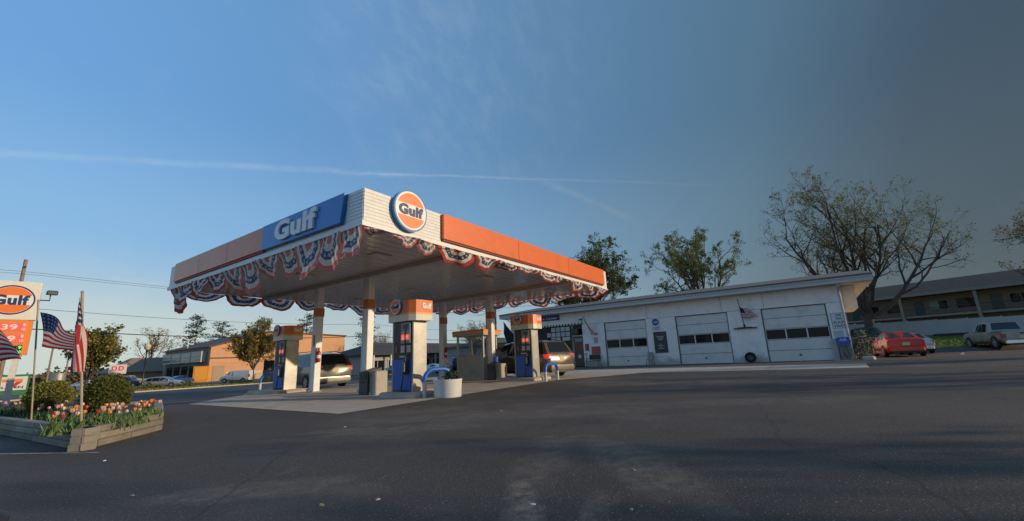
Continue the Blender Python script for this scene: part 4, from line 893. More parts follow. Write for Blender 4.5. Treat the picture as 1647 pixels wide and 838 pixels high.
# stations: x, sill, belt, top, half width, half top width
SPEC = {
 'sedan': dict(st=[(-2.35, .42, .70, .80, .74, .62), (-2.27, .27, .86, 1.00, .84, .70), (-1.72, .24, .94, 1.07, .89, .72), (-.92, .22, .95, 1.40, .91, .60), (-.1, .22, .94, 1.46, .91, .60), (.45, .22, .93, 1.40, .91, .61), (1.22, .22, .92, 1.00, .90, .74), (2.05, .25, .76, .84, .86, .70), (2.33, .35, .62, .70, .72, .58)],
   rear=(3, 2), front=(5, 6), wb=2.75, r=.325, win=[[(-1.38, .97), (-.88, 1.32), (-.30, 1.38), (-.30, .96)], [(-.24, .96), (-.24, 1.38), (.38, 1.33), (1.0, .96)]]),
 'wagon': dict(st=[(-2.35, .42, .72, .90, .80, .72), (-2.28, .27, .93, 1.02, .87, .76), (-1.90, .24, .95, 1.45, .90, .64), (-1.0, .22, .95, 1.52, .92, .64), (.0, .22, .94, 1.52, .92, .64), (.50, .22, .93, 1.45, .92, .64), (1.30, .22, .92, 1.01, .90, .74), (2.10, .25, .80, .88, .86, .70), (2.36, .35, .64, .72, .72, .58)],
   rear=(2, 1), front=(5, 6), wb=2.75, r=.34, win=[[(-1.95, 1.0), (-1.74, 1.37), (-1.20, 1.42), (-1.20, .98)], [(-1.14, .98), (-1.14, 1.43), (-.22, 1.44), (-.22, .97)], [(-.16, .97), (-.16, 1.44), (.42, 1.37), (1.08, .97)]]),
 'van': dict(st=[(-2.50, .45, .82, 1.00, .86, .80), (-2.43, .30, 1.02, 1.12, .94, .84), (-2.12, .26, 1.04, 1.66, .97, .74), (-1.2, .24, 1.04, 1.76, .98, .74), (.2, .24, 1.02, 1.76, .98, .74), (.75, .24, 1.01, 1.68, .97, .74), (1.72, .24, 1.0, 1.10, .95, .80), (2.30, .27, .84, .93, .90, .74), (2.52, .36, .68, .76, .76, .62)],
   rear=(2, 1), front=(5, 6), wb=3.05, r=.335, win=[[(-2.18, 1.10), (-2.0, 1.58), (-1.15, 1.66), (-1.15, 1.08)], [(-1.08, 1.08), (-1.08, 1.66), (-.10, 1.67), (-.10, 1.06)], [(-.03, 1.06), (-.03, 1.66), (.68, 1.58), (1.45, 1.06)]]),
 'cargo': dict(st=[(-2.5, .5, 1.0, 1.2, .9, .88), (-2.46, .35, 1.1, 1.90, .95, .86), (-1.8, .3, 1.1, 1.98, .97, .86), (.3, .3, 1.1, 1.98, .97, .86), (.9, .3, 1.08, 1.88, .96, .82), (1.75, .3, 1.04, 1.14, .93, .8), (2.3, .32, .86, .98, .88, .74), (2.5, .4, .7, .8, .76, .62)],
   rear=None, front=(4, 5), wb=3.1, r=.34, win=[[(.2, 1.12), (.2, 1.72), (.85, 1.68), (1.45, 1.12)]]),
 'suv': dict(st=[(-2.35, .5, .86, 1.02, .84, .76), (-2.30, .34, 1.05, 1.16, .92, .80), (-2.08, .32, 1.07, 1.66, .94, .72), (-1.0, .30, 1.07, 1.76, .95, .72), (.0, .30, 1.06, 1.74, .95, .72), (.42, .30, 1.05, 1.68, .95, .72), (1.05, .30, 1.04, 1.16, .94, .80), (2.0, .33, .98, 1.06, .91, .78), (2.32, .42, .76, .90, .82, .70)],
   rear=(2, 1), front=(5, 6), wb=2.8, r=.38, win=[[(-2.0, 1.12), (-1.92, 1.58), (-1.25, 1.64), (-1.25, 1.11)], [(-1.18, 1.11), (-1.18, 1.65), (-.32, 1.65), (-.32, 1.10)], [(-.25, 1.10), (-.25, 1.65), (.36, 1.58), (.82, 1.10)]]),
 'pickup': dict(st=[(-2.78, .52, .92, 1.06, .88, .86), (-2.72, .42, .98, 1.10, .95, .90), (-1.25, .40, .98, 1.10, .96, .90), (-1.12, .38, 1.06, 1.22, .96, .84), (-.92, .36, 1.08, 1.74, .96, .74), (.0, .36, 1.08, 1.80, .96, .74), (.40, .36, 1.08, 1.74, .96, .74), (1.02, .36, 1.07, 1.20, .96, .82), (2.35, .38, 1.02, 1.12, .94, .80), (2.72, .46, .82, 1.0, .88, .74)],
   rear=(4, 3), front=(6, 7), wb=3.45, r=.40, win=[[(-.86, 1.13), (-.78, 1.62), (-.28, 1.69), (-.28, 1.12)], [(-.22, 1.12), (-.22, 1.69), (.34, 1.63), (.80, 1.12)]]),
}
WCACHE = {}
def wheel_mesh(r, rimm):
    k = (r, rimm.name)
    if k in WCACHE: return WCACHE[k]
    b = MB(); n = 24; w = .11
    b.lathe([(r*.62, -w*.8), (r*.66, -w), (r*.92, -w*.95), (r, -w*.6), (r, w*.6), (r*.92, w*.95), (r*.66, w), (r*.62, w*.8)], RUBBER, axis='y', n=n)
    o = b.build('wheel', None, 45); me = o.data; bpy.data.objects.remove(o)
    b = MB()
    for s in (-1, 1):
        b.lathe([(r*.63, s*w*.75), (r*.64, s*w*1.02), (r*.57, s*w*1.02), (r*.55, s*w*.5)], rimm, axis='y', n=n)
        b.lathe([(r*.56, s*w*.42), (r*.1, s*w*.40)], TRIMB, axis='y', n=n)
        for q in range(5):
            a = 2*math.pi*q/5; ca, sa = math.cos(a), math.sin(a); P = []
            for (rr, ww) in ((r*.08, .045), (r*.6, .03)):
                for e in (-1, 1):
                    for y in (s*w*.45, s*w*1.0): P.append((rr*ca-e*ww*sa, y, rr*sa+e*ww*ca))
            b.add(P, [(1, 3, 7, 5), (0, 4, 6, 2), (0, 1, 5, 4), (2, 6, 7, 3), (4, 5, 7, 6)], rimm)
        b.lathe([(r*.17, s*w*.5), (r*.16, s*w*1.08), (.01, s*w*1.1)], rimm, axis='y', n=12)
    o = b.build('rim', None, 40); m2 = o.data; bpy.data.objects.remove(o)
    WCACHE[k] = (me, m2); return WCACHE[k]
def car(name, lab, cat, loc, rz, kind, mat, sc=1., group=None, rim=RIM, tl=TL, plate=True, two=None, hl=None, grille=True):
    S = SPEC[kind]; st = S['st']; t = thing(name, lab, cat, loc, rz, group); t.scale = (sc, sc, sc)
    def ring(s):
        x, zl, zb, zt, w, wt = s; cab = zt-zb > .25
        h = [(0, zl), (.85*w, zl), (.96*w, zl+.10), (w, zl+(zb-zl)*.45), (w, zl+(zb-zl)*.72), (.975*w, zb), (wt*1.02 if cab else wt*1.08, zt-(.07 if cab else .03)), (wt*.82, zt-.005), (0, zt+(.02 if cab else .015))]
        return [(x, y, z) for y, z in h]+[(x, -y, z) for y, z in h[-2:0:-1]]
    # finer stations by interpolation keeps the panels smooth
    vs = []; n = 16
    for s in st: vs += ring(s)
    b = MB(); fs = [(i*n+j, i*n+(j+1) % n, (i+1)*n+(j+1) % n, (i+1)*n+j) for i in range(len(st)-1) for j in range(n)]
    fs = [f[::-1] for f in fs]+[tuple(range(n)), tuple(reversed(range((len(st)-1)*n, len(st)*n)))]
    b.add(vs, fs, mat); body = b.build('body', t, 38)
    # lower cladding
    def sec(x):
        for a, c in zip(st, st[1:]):
            if a[0] <= x <= c[0]: k = (x-a[0])/(c[0]-a[0]); return [p+(q-p)*k for p, q in zip(a, c)]
        return list(st[0] if x < st[0][0] else st[-1])
    def yside(x, z):
        _, zl, zb, zt, w, wt = sec(x); k = min(max((z-zb)/(zt-.07-zb), 0), 1); return .975*w+(1.02*wt-.975*w)*k
    for s in (-1, 1):
        for P in S['win']:
            b = MB(); o_ = [(x, s*(yside(x, z)+.008), z) for x, z in P]; i_ = [(x, s*(yside(x, z)-.03), z) for x, z in P]; m = len(P)
            b.add(o_+i_, [tuple(range(m)), tuple(reversed(range(m, 2*m)))]+[(q, (q+1) % m, m+(q+1) % m, m+q) for q in range(m)], CGL); b.build('side_window', t)
        for P in S['win'][-2:]:
            xh = P[0][0]+.12; zb_ = sec(xh)[2]-.09; yy = sec(xh)[4]*.99
            b = MB(); b.box(xh, xh+.17, min(s*yy, s*(yy+.025)), max(s*yy, s*(yy+.025)), zb_, zb_+.035, mat); b.build('door_handle', t)
        b = MB(); b.tube([(x, s*(sec(x)[4]+.001), z) for x, z in ((S['win'][-1][0][0]-.03, .36), (S['win'][-1][0][0]-.03, sec(0)[2]-.02))], .008, TRIMB, 4); b.tube([(x, s*(sec(x)[4]-.002), z) for x, z in ((S['win'][-1][-1][0]+.05, .4), (S['win'][-1][-1][0]+.05, .85))], .008, TRIMB, 4); b.build('door_gap', t)
        xm = S['win'][-1][-1][0]-.05; b = MB(); b.bbox(xm-.08, xm+.08, s*(sec(xm)[4]+.10)-.10, s*(sec(xm)[4]+.10)+.10, sec(xm)[2]+.0, sec(xm)[2]+.16, mat, .03); b.build('mirror', t)
        xs0, xs1 = -S['wb']/2+S['r']*1.2, S['wb']/2-S['r']*1.2; w = max(q[4] for q in st)
        b = MB(); b.box(xs0, xs1, min(s*(w-.05), s*(w+.012)), max(s*(w-.05), s*(w+.012)), st[3][1]-.03, st[3][1]+.11, TRIMB if kind != 'sedan' else mat); b.build('sill', t)
    def cross(i, j, nm, top=.06, bot=.05):
        a, c = st[i], st[j]; p = [Vector((a[0], .80*a[5], a[3]-.01)), Vector((c[0], .80*c[5]+.02, c[3]-.005))]; d = p[1]-p[0]
        A0, B0 = p[0]+d*top, p[0]+d*(1-bot); up_ = Vector((-d.z, 0, d.x)).normalized(); up_ = up_ if up_.z > 0 else -up_
        A0 += up_*.018; B0 += up_*.018
        q = [A0, Vector((A0.x, -A0.y, A0.z)), Vector((B0.x, -B0.y, B0.z)), B0]; k = [v-up_*.03 for v in q]
        b = MB(); b.add(q+k, [(0, 1, 2, 3), (7, 6, 5, 4), (0, 4, 5, 1), (1, 5, 6, 2), (2, 6, 7, 3), (3, 7, 4, 0)], CGL); return b.build(nm, t)
    if S['rear']: cross(*S['rear'], 'rear_window')
    cross(*S['front'], 'windscreen')
    xr, xf = st[0][0], st[-1][0]; hi = kind in ('van', 'suv', 'wagon', 'cargo'); z1 = st[1][2]
    for s in (-1, 1):
        b = MB(); y0, y1 = sorted((s*(st[1][4]*.62 if kind != 'pickup' else st[1][4]*.80), s*(st[1][4]*1.005)))
        if kind in ('van', 'wagon'): b.bbox(xr+.02, xr+.34, y0, y1, z1-.16, z1+.06, tl, .03)
        elif kind == 'sedan': b.bbox(xr+.03, xr+.30, y0, y1, z1-.14, z1+.04, tl, .03)
        elif kind == 'cargo': b.bbox(xr-.0, xr+.12, y0+.12*(s < 0)*0, y1, .8, 1.3, tl, .02)
        else: b.bbox(xr+.0, xr+.2, y0, y1, z1-.32, z1-.01, tl, .03)
        b.build('tail_light', t, 40)
        f2 = st[-2]; y0, y1 = sorted((s*f2[4]*.58, s*f2[4]*.93))
        b = MB(); b.bbox(xf-.22 if kind != 'pickup' else xf-.12, xf-.02, y0, y1, f2[2]-.20, f2[2]-.04, hl or HLT, .04); b.build('headlight', t, 40)
    b = MB(); b.bbox(xr-.05, xr+.16, -st[1][4]*.90, st[1][4]*.90, .34, .56, CHROME if kind == 'pickup' else mat, .05); b.build('rear_bumper', t, 40)
    b = MB(); b.box(xr-.02, xr+.2, -st[1][4]*.82, st[1][4]*.82, .24, .34, TRIMB); b.build('rear_valance', t)
    b = MB(); b.bbox(xf-.2, xf+.06, -st[-1][4]*1.0, st[-1][4]*1.0, .30, .54, TRIMB if kind == 'pickup' else mat, .05); b.build('front_bumper', t, 40)
    if grille:
        b = MB(); gz = st[-1][2]; b.box(xf-.05, xf+.015, -.5, .5, gz-.08, gz+.10, TRIMB)
        b.build('grille', t)
        if kind == 'pickup':
            b = MB(); b.box(xf-.05, xf+.03, -.52, .52, gz-.1, gz-.06, CHROME); b.box(xf-.05, xf+.03, -.52, .52, gz+.08, gz+.12, CHROME); b.box(xf-.05, xf+.03, -.03, .03, gz-.06, gz+.08, CHROME); b.build('grille_frame', t)
    if plate:
        pz = z1-.14 if kind in ('van', 'wagon') else .74; b = MB(); b.box(xr-.02, xr+.05, -.16, .16, pz-.09, pz+.08, PLATE); b.build('licence_plate', t)
    if kind == 'pickup':
        b = MB(); b.box(xr-.015, xr+.05, -st[1][4]*.78, st[1][4]*.78, .62, 1.06, mat); tg = b.build('tailgate', t); b = MB(); b.box(xr-.03, xr-.014, -.12, .12, .92, 1.0, TRIMB); b.build('tailgate_handle', tg)
        b = MB(); b.box(-2.66, -1.2, -.84, .84, 1.10, 1.125, TRIMB); b.build('bed_cover', t)
    if kind in ('van', 'suv'):
        for s in (-1, 1): b = MB(); b.tube([(-1.9, s*.62, S['st'][2][3]+.03), (-1.2, s*.62, S['st'][3][3]+.06), (.2, s*.62, S['st'][4][3]+.06), (.5, s*.62, S['st'][5][3]+.05)], .02, TRIMB, 6); b.build('roof_rail', t)
    wm, rm = wheel_mesh(S['r'], rim); w = max(q[4] for q in st)
    for x in (-S['wb']/2, S['wb']/2):
        for s in (-1, 1):
            b = MB(); P = [(S['r']*1.17*math.cos(a), S['r']*1.17*math.sin(a)) for a in [math.pi*(q/14) for q in range(15)]]+[(-S['r']*1.1, -.14), (S['r']*1.1, -.14)]
            b.plate(P, (x, s*(w-.06), S['r']), (1, 0, 0) if s < 0 else (-1, 0, 0), ZU, .064, TRIMB); b.build('wheel_arch', t)
            wo = link(wm, 'wheel', t, (x, s*(w-.095), S['r'])); link(rm, 'rim', wo)
    return t
SILV = paint('paint_champagne', (.17, .155, .125), .25); GOLD = paint('paint_gold', (.12, .092, .066), .25); REDP = M('paint_red', (.46, .028, .008), .3, 0, var=.03, coat=.15)
SLV2 = paint('paint_silver', (.42, .43, .44), .6); GREEN = paint('paint_dark_green', (.02, .04, .035), .2); WHT = paint('paint_white', (.62, .62, .60), 0.); NAVY = paint('paint_navy', (.015, .025, .06), .2); BLK = paint('paint_black', (.012, .013, .016), .2); BLU = paint('paint_blue', (.03, .08, .25), .3); TAN = paint('paint_tan', (.33, .30, .24), .5)
mv = car('minivan', 'silver minivan at the leftmost pump seen from behind, its left door standing open', 'car', (6.95, 13.7, -.11), R(84), 'van', SILV, 1.0, tl=TLON)
b = MB(); b.bbox(-.03, .03, -1.0, 0, .4, 1.02, SILV, .02); b.box(-.02, .02, -.98, -.25, 1.02, 1.5, CGL); d_ = b.build('open_door', mv, 40); d_.location = (1.05, .98, 0); d_.rotation_euler = (0, 0, R(165))
car('minivan', 'gold tan minivan parked by the pump nearest the garage', 'car', (12.7, 3.95, 0), R(77), 'van', GOLD, 1.0, tl=TLON)
car('sedan', 'red sedan parked beside the garage, seen from behind', 'car', (32.2, -12.7, 0), R(4), 'sedan', REDP, 1.08)
car('sedan', 'silver sedan half hidden to the right of the red sedan', 'car', (38.4, -14.1, .0), R(6), 'sedan', SLV2, 1.05)
car('pickup_truck', 'dark green pickup truck facing the lot behind the red sedan', 'pickup truck', (45.6, -12.3, .27), R(186), 'pickup', GREEN, 1.16)
car('pickup_truck', 'pale grey pickup truck at the far right edge, tailgate towards the camera', 'pickup truck', (43.7, -20.2, .08), R(8), 'pickup', paint('paint_grey_white', (.30, .295, .28), .2), 1.14)
FZ = -1.02
car('station_wagon', 'silver station wagon parked beyond the verge by the street lamp', 'car', (17.4, 70.6, FZ), R(-42), 'wagon', SLV2, 1.0)
car('parked_suv', 'black SUV behind the silver station wagon on the left', 'car', (15.6, 80.5, FZ), R(-44), 'suv', BLK, 1.0)
car('cargo_van', 'white cargo van under the golden tree across the street', 'van', (28.4, 73.4, FZ), R(125), 'cargo', WHT, 1.0)
car('parked_car', 'blue car by the dark storefront of the orange building', 'car', (26.5, 92.6, FZ), R(20), 'sedan', BLU, 1.0)
car('parked_car', 'dark sedan with white wheels parked to the right of the silver minivan', 'car', (36.5, 42.5, -.72), R(-150), 'sedan', BLK, 1.0, rim=M('rim_white', (.75, .75, .75), .3))
car('parked_car', 'white car across the street behind the foreground pump', 'car', (34.0, 29.6, -.45), R(-160), 'wagon', WHT, 1.0)
car('parked_suv', 'dark navy SUV left of the cashier booth across the street', 'car', (33.0, 25.6, -.35), R(-20), 'suv', NAVY, 1.0)
car('parked_car', 'small white car in front of the mall windows left of the foreground pump', 'car', (50, 48.5, -.85), R(100), 'sedan', WHT, 1.0)
car('parked_car', 'white sedan far left beyond the box shrubs', 'car', (12.0, 84, FZ), R(-60), 'sedan', WHT, 1.0)
car('yellow_truck', 'yellow utility truck far behind the parked cars on the left', 'truck', (20.5, 99, FZ), R(-40), 'pickup', paint('paint_yellow', (.75, .45, .03), 0.), 1.05)
car('photographer_car', 'dark blue car bonnet corner just entering the bottom left of the picture', 'car', (-8.0, -7.385, -.03), R(34.6), 'sedan', M('paint_midnight', (.004, .006, .010), .35, 0, var=.02), 1.0, hl=TRIMB)

# ------------------------------------------------------------------ roadside price sign
t = thing('price_sign', 'tall roadside fuel price sign with round logo over orange price panel', 'sign', (-2.65, 27.8, -.42)); t.rotation_euler = (0, 0, R(-10))
SGW = M('sign_cabinet_white', (.72, .70, .62), .5, var=.05); SGO = M('sign_cabinet_orange', (.80, .24, .04), .45, var=.05)
for x, m in ((-.15, M('post_tan', (.40, .31, .20), .7, var=.15)), (.60, M('post_white', (.62, .60, .55), .5, var=.1))):
    b = MB(); b.box(x-.13, x+.13, -.12, .12, -.3, 2.62, m); b.build('post', t)
b = MB(); b.bbox(-.98, 1.05, -.22, .22, 4.62, 6.75, SGW, .04); b.build('logo_cabinet', t)
b = MB(); b.bbox(-.90, .80, -.20, .20, 2.62, 4.61, SGO, .03); pcab = b.build('price_cabinet', t)
b = MB(); b.box(.80, .98, -.15, .15, 2.7, 4.61, SGO); b.build('cabinet_edge', t)
E_ = [(.88*math.cos(q*math.pi/24), .82*math.sin(q*math.pi/24)) for q in range(48)]
c0_ = (.02, -.221, 5.70)
b = MB(); b.plate(E_, c0_, YM, ZU, .01, DBLUE); lg = b.build('oval_logo', t)
b = MB(); b.plate([(x*.92, y*.90) for x, y in E_], (c0_[0], -.232, c0_[2]), YM, ZU, .006, M('logo_white')); b.build('white_oval', lg)
def oseg(s):
    P = [(.79*math.cos(a), .72*s*math.sin(a)) for a in [math.asin(.36)+(math.pi-2*math.asin(.36))*i/20 for i in range(21)]]
    return P if s > 0 else P[::-1]
b = MB(); b.plate(oseg(1), (c0_[0], -.239, c0_[2]), YM, ZU, .006, M('logo_orange')); b.plate(oseg(-1), (c0_[0], -.239, c0_[2]), YM, ZU, .006, M('logo_orange')); b.build('orange_field', lg)
b = MB(); b.text('Gulf', DBLUE, (c0_[0]-.02, -.24, c0_[2]), .56, 1.36, YM, ZU, .008, .045); b.build('lettering', lg)
PKR = M('price_panel_red', (.55, .09, .07), .4, emit=((1, .18, .12), .35)); PKD = M('price_digit_red', (.9, .35, .3), .4, emit=((1, .35, .3), .9)); PKB = M('price_panel_black', (.02, .02, .02), .4); PKG = M('price_digit_green', (.1, .8, .2), .4, emit=((.15, 1, .25), .9))
for k, (z, txt, bgm, dm) in enumerate(((4.22, '3.39', PKR, PKD), (3.60, '4.19', PKR, PKD), (2.99, '4.09', PKB, PKG))):
    b = MB(); b.box(-.80, .58, -.215, -.20, z-.22, z+.22, bgm); b.build('price_panel', pcab)
    b = MB(); b.text(txt, dm, (-.08, -.217, z), .30, 1.05, YM, ZU, .01, .02); b.build('price_digits', pcab)
    b = MB(); b.box(.60, .77, -.215, -.20, z-.26, z+.26, bgm if k < 2 else PKB); b.text('9', dm, (.685, -.217, z+.12), .18, .12, YM, ZU, .01, .02); b.text('10', dm, (.685, -.217, z-.12), .16, .14, YM, ZU, .01, .02); b.build('fraction_panel', pcab)
t = thing('flood_lamp', 'black floodlight on an arm beside the roadside price sign', 'lamp', (-1.25, 27.5, 5.35))
b = MB(); b.tube([(-.55, .12, 0), (0, 0, 0), (0, 0, .35)], .035, BLACK, 6); b.build('arm', t); b = MB(); b.bbox(-.2, .25, -.32, .05, .32, .55, BLACK, .04); h_ = b.build('lamp_head', t); b = MB(); b.box(-.205, -.2, -.25, 0, .38, .5, M('lamp_lens', (.5, .5, .45), .2)); b.build('lens', h_)
b = MB(); b.lathe([(.55, -.9), (.55, 1.3), (.57, 1.31), (.57, 1.38), (.5, 1.42), (.1, 1.44)], STEEL, n=20); b.lathe([(.565, .6), (.565, .66)], STEEL, n=20); b.build('steel_drum', None, 30, (3.3, 50.7, -.0), label='shiny steel drum behind the left box shrub', cat='drum')
t = thing('shop_sign', 'green framed white sign with a big orange and red seven behind the price sign', 'sign', (1.75, 62.6, FZ)); t.rotation_euler = (0, 0, R(-8)); t.scale = (.85, .85, .85)
SGG = M('sign_green', (.02, .16, .06), .5)
b = MB(); b.bbox(-1.7, 1.5, -.2, .2, .5, 3.0, SGG, .03); b.build('frame', t); b = MB(); b.box(-1.25, 1.3, -.22, -.201, 1.1, 2.75, WS); f_ = b.build('face', t)
b = MB(); b.plate([(-.8, .45), (.9, .45), (.9, .1), (-.8, .1)], (0, -.222, 2.0), YM, ZU, .008, M('seven_orange', (.75, .2, .04), .5)); b.plate([(.9, .1), (.9, .05), (.1, -.7), (-.35, -.7), (.4, .1)][::-1], (0, -.222, 2.0), YM, ZU, .008, M('seven_red', (.5, .03, .03), .5)); b.build('numeral', f_)
b = MB(); b.text('ELEVEN', BKT, (0, -.232, 1.45), .26, 2.1, YM, ZU, .008, .03); b.build('lettering', f_)
for x in (-1.2, 1.0): b = MB(); b.box(x-.08, x+.08, -.08, .08, 0, .5, GREY); b.build('post', t)
t = thing('donut_sign', 'white roadside sign with two pink letters D on a thin post', 'sign', (18.75, 100.2, FZ)); t.rotation_euler = (0, 0, R(-12))
PINK = M('sign_pink', (.62, .06, .12), .5)
b = MB(); b.box(-1.25, 1.25, -.1, .1, 2.3, 4.0, M('dd_white', (.62, .55, .52), .5)); f_ = b.build('board', t); [MB().text('D', PINK, (x_, -.102, 3.3), .85, .78, YM, ZU, .01, .04).build('letter', f_) for x_ in (-.48, .48)]; b = MB(); b.box(-.1, .1, -.08, .08, 0, 2.3, WHITE); b.build('post', t)
def lamp_post(lab, loc, h):
    t = thing('street_lamp', lab, 'street lamp', loc, 0)
    b = MB(); b.lathe([(.16, 0), (.16, .3), (.09, .5), (.075, h-.5), (.11, h-.45), (.13, h-.35)], BLACK, n=10); b.build('post', t, 40)
    b = MB(); b.lathe([(.14, h-.35), (.34, h-.1), (.42, h+.15), (.36, h+.4), (.18, h+.55), (.06, h+.75), (.01, h+.85)], M('lamp_globe', (.62, .52, .36), .3, var=.05), n=16); b.build('globe', t, 60)
lamp_post('street lamp with a cream acorn globe on the verge at left', (14.9, 70.6, FZ), 5.7)
def utility_pole(lab, loc, h, arm=True, lean=(0, 0)):
    t = thing('utility_pole', lab, 'utility pole', loc); L_ = lambda z: (lean[0]*z/h, lean[1]*z/h, z)
    b = MB(); b.tube([L_(-.3), L_(h)], [.19, .15], WOODP, 10); b.build('pole', t, 40)
    if arm:
        x, y, z = L_(h-.9); b = MB(); b.box(x-.05, x+.05, y-1.1, y+1.1, z, z+.12, WOODP); b.build('crossarm', t)
    return t
utility_pole('thick wooden utility pole rising behind the price sign', (.5, 59.3, FZ), 14.4, True, (.0, -.5))
utility_pole('slim dark utility pole seen under the canopy behind the booth roof', (46.0, 31.0, -.5), 9.6, False)
utility_pole('distant utility pole right of the left tree, thin and grey', (20.0, 150, FZ), 9, False); utility_pole('distant utility pole left of the pink-lettered sign', (14.0, 130, FZ), 10.5, False)
utility_pole('most distant leaning pole near the brown wood', (34, 190, FZ), 9.5, False, (.6, 0))
WIRE = M('wire_black', (.012, .012, .014), .7)
def wire(lab, zs, v, r, x0=-40, x1=120, sag=.35):
    b = MB(); pts = []
    for i in range(61):
        x = x0+(x1-x0)*i/60; k = ((x-1) % 44)/44; z = zs+(-sag*4*k*(1-k)); pts.append((x, v+.2*math.sin(x*.05), z))
    b.tube(pts, r, WIRE, 4); return b.build('overhead_wire', label=lab, cat='wire', group='overhead wires along the street')
wire('topmost overhead wire along the street', 12.2, 59.3, .016); wire('second highest overhead wire along the street', 11.8, 58.4, .014); wire('middle overhead wire along the street', 8.35, 59.2, .022, sag=.6); wire('lowest and thickest overhead wire along the street with a slack loop', 6.2, 58.9, .05, sag=.7)
b = MB(); b.tube([(44, 33, 7.4), (47, 30.8, 8.6), (56, 26.5, 9.6), (70, 20, 11)], .02, WIRE, 4); b.tube([(30, 36, 7.2), (47, 30.8, 8.2)], .02, WIRE, 4); b.build('overhead_wire', label='sloping service wire from the slim pole towards the garage', cat='wire')

# ------------------------------------------------------------------ buildings across the street
OW = M('stucco_orange', (.60, .32, .17), .9, var=.06, scale=.6, dirt=((.45, .25, .15), .4, .3)); BRN = M('trim_brown', (.10, .06, .04), .7); BEI = M('stucco_beige', (.48, .38, .26), .85, var=.06)
ob = thing('orange_building', 'orange stucco building with a shallow gable wall and a glazed left front', 'building', (31.6, 94.3, FZ))
b = MB(); L_ = 31; b.add([(0, 0, 0), (L_, 0, 0), (L_, 0, 9.6), (11.5, 0, 10.2), (0, 0, 6.9), (0, 26, 0), (L_, 26, 0), (L_, 26, 9.6), (11.5, 26, 10.2), (0, 26, 6.9)], [(0, 1, 2, 3, 4), (9, 8, 7, 6, 5), (0, 4, 9, 5), (1, 6, 7, 2)], OW); b.build('wall', ob)
b = MB(); b.add([(-.5, -.4, 6.85), (11.5, -.4, 10.25), (L_+.3, -.4, 9.65), (-.5, 26.4, 6.85), (11.5, 26.4, 10.25), (L_+.3, 26.4, 9.65), (-.5, -.4, 7.1), (11.5, -.4, 10.5), (L_+.3, -.4, 9.9), (-.5, 26.4, 7.1), (11.5, 26.4, 10.5), (L_+.3, 26.4, 9.9)], [(6, 7, 10, 9), (7, 8, 11, 10), (0, 1, 7, 6), (1, 2, 8, 7), (0, 6, 9, 3), (0, 3, 4, 1), (1, 4, 5, 2)], BRN); b.build('roof', ob)
b = MB(); b.box(.05, L_, -.08, -.005, 4.55, 4.8, BRN); b.build('trim_band', ob); b = MB(); b.box(3.2, L_, -.10, -.01, 1.35, 1.7, M('band_cream', (.60, .50, .38), .8)); b.build('lower_band', ob); b = MB(); b.box(3.2, L_, -.06, -.005, 0, 1.34, BEI); b.build('wainscot', ob)
b = MB(); b.box(.7, 2.9, -.08, -.01, .0, 3.1, M('door_tan', (.36, .26, .17), .7)); b.build('door', ob)
DKG = M('storefront_grey', (.17, .16, .15), .7); LGT = M('storefront_white', (.50, .50, .48), .6)
b = MB(); b.box(-.06, -.005, 1, 25, 0, 6.6, DKG); b.build('front_facing', ob)
for i in range(4):
    b = MB(); y0 = 1.8+i*5.6; b.box(-1.0, -.07, y0, y0+5.2, 4.0, 6.2, LGT); w_ = b.build('sign_band_window', ob); b = MB(); [b.box(-1.04, -1.001, y0+.3, y0+4.9, 4.3+j*.9, 4.9+j*.9, M('window_teal', (.10, .13, .14), .2)) for j in range(2)]; b.build('pane', w_)
for i in range(5):
    b = MB(); y0 = 2.2+i*4.4; b.box(-.12, -.061, y0, y0+3.4, .4, 3.3, GLASS); b.build('window', ob)
b = MB(); b.bbox(-1.3, 1.3, -.6, .6, 0, 3.1, M('kiosk_orange', (.80, .30, .03), .5), .05); b.box(-1.0, 1.0, -.63, -.601, .3, 2.8, M('kiosk_orange_light', (.85, .38, .06), .5)); b.build('kiosk', None, None, (29.8, 92.6, FZ), R(-30), label='tall bright orange kiosk beside the corner of the orange building', cat='kiosk')
b = MB(); b.tube([(0, 0, 0), (0, 0, 2.0), (-1.7, .6, 2.9)], .12, WHITE, 6); b.tube([(0, 0, 2.0), (1.7, -.6, 3.0)], .12, WHITE, 6); b.tube([(0, 0, 2.0), (.2, 1.6, 2.7)], .12, WHITE, 6); b.build('roof_vane', None, None, (32.6, 110, 6.2), label='white three-armed frame standing on the roof of the orange building', cat='antenna')
hs_ = thing('small_house', 'small house with a tan hipped roof far left of the orange building', 'house', (30, 127, FZ))
b = MB(); b.box(-7, 5, -5, 5, 0, 2.6, BEI); b.build('wall', hs_); b = MB(); b.add([(-8, -6, 2.6), (6, -6, 2.6), (6, 6, 2.6), (-8, 6, 2.6), (-3, 0, 6), (3, 0, 6)], [(0, 1, 5, 4), (1, 2, 5), (2, 3, 4, 5), (3, 0, 4), (0, 3, 2, 1)], M('roof_tan', (.25, .20, .15), .9)); b.build('roof', hs_)
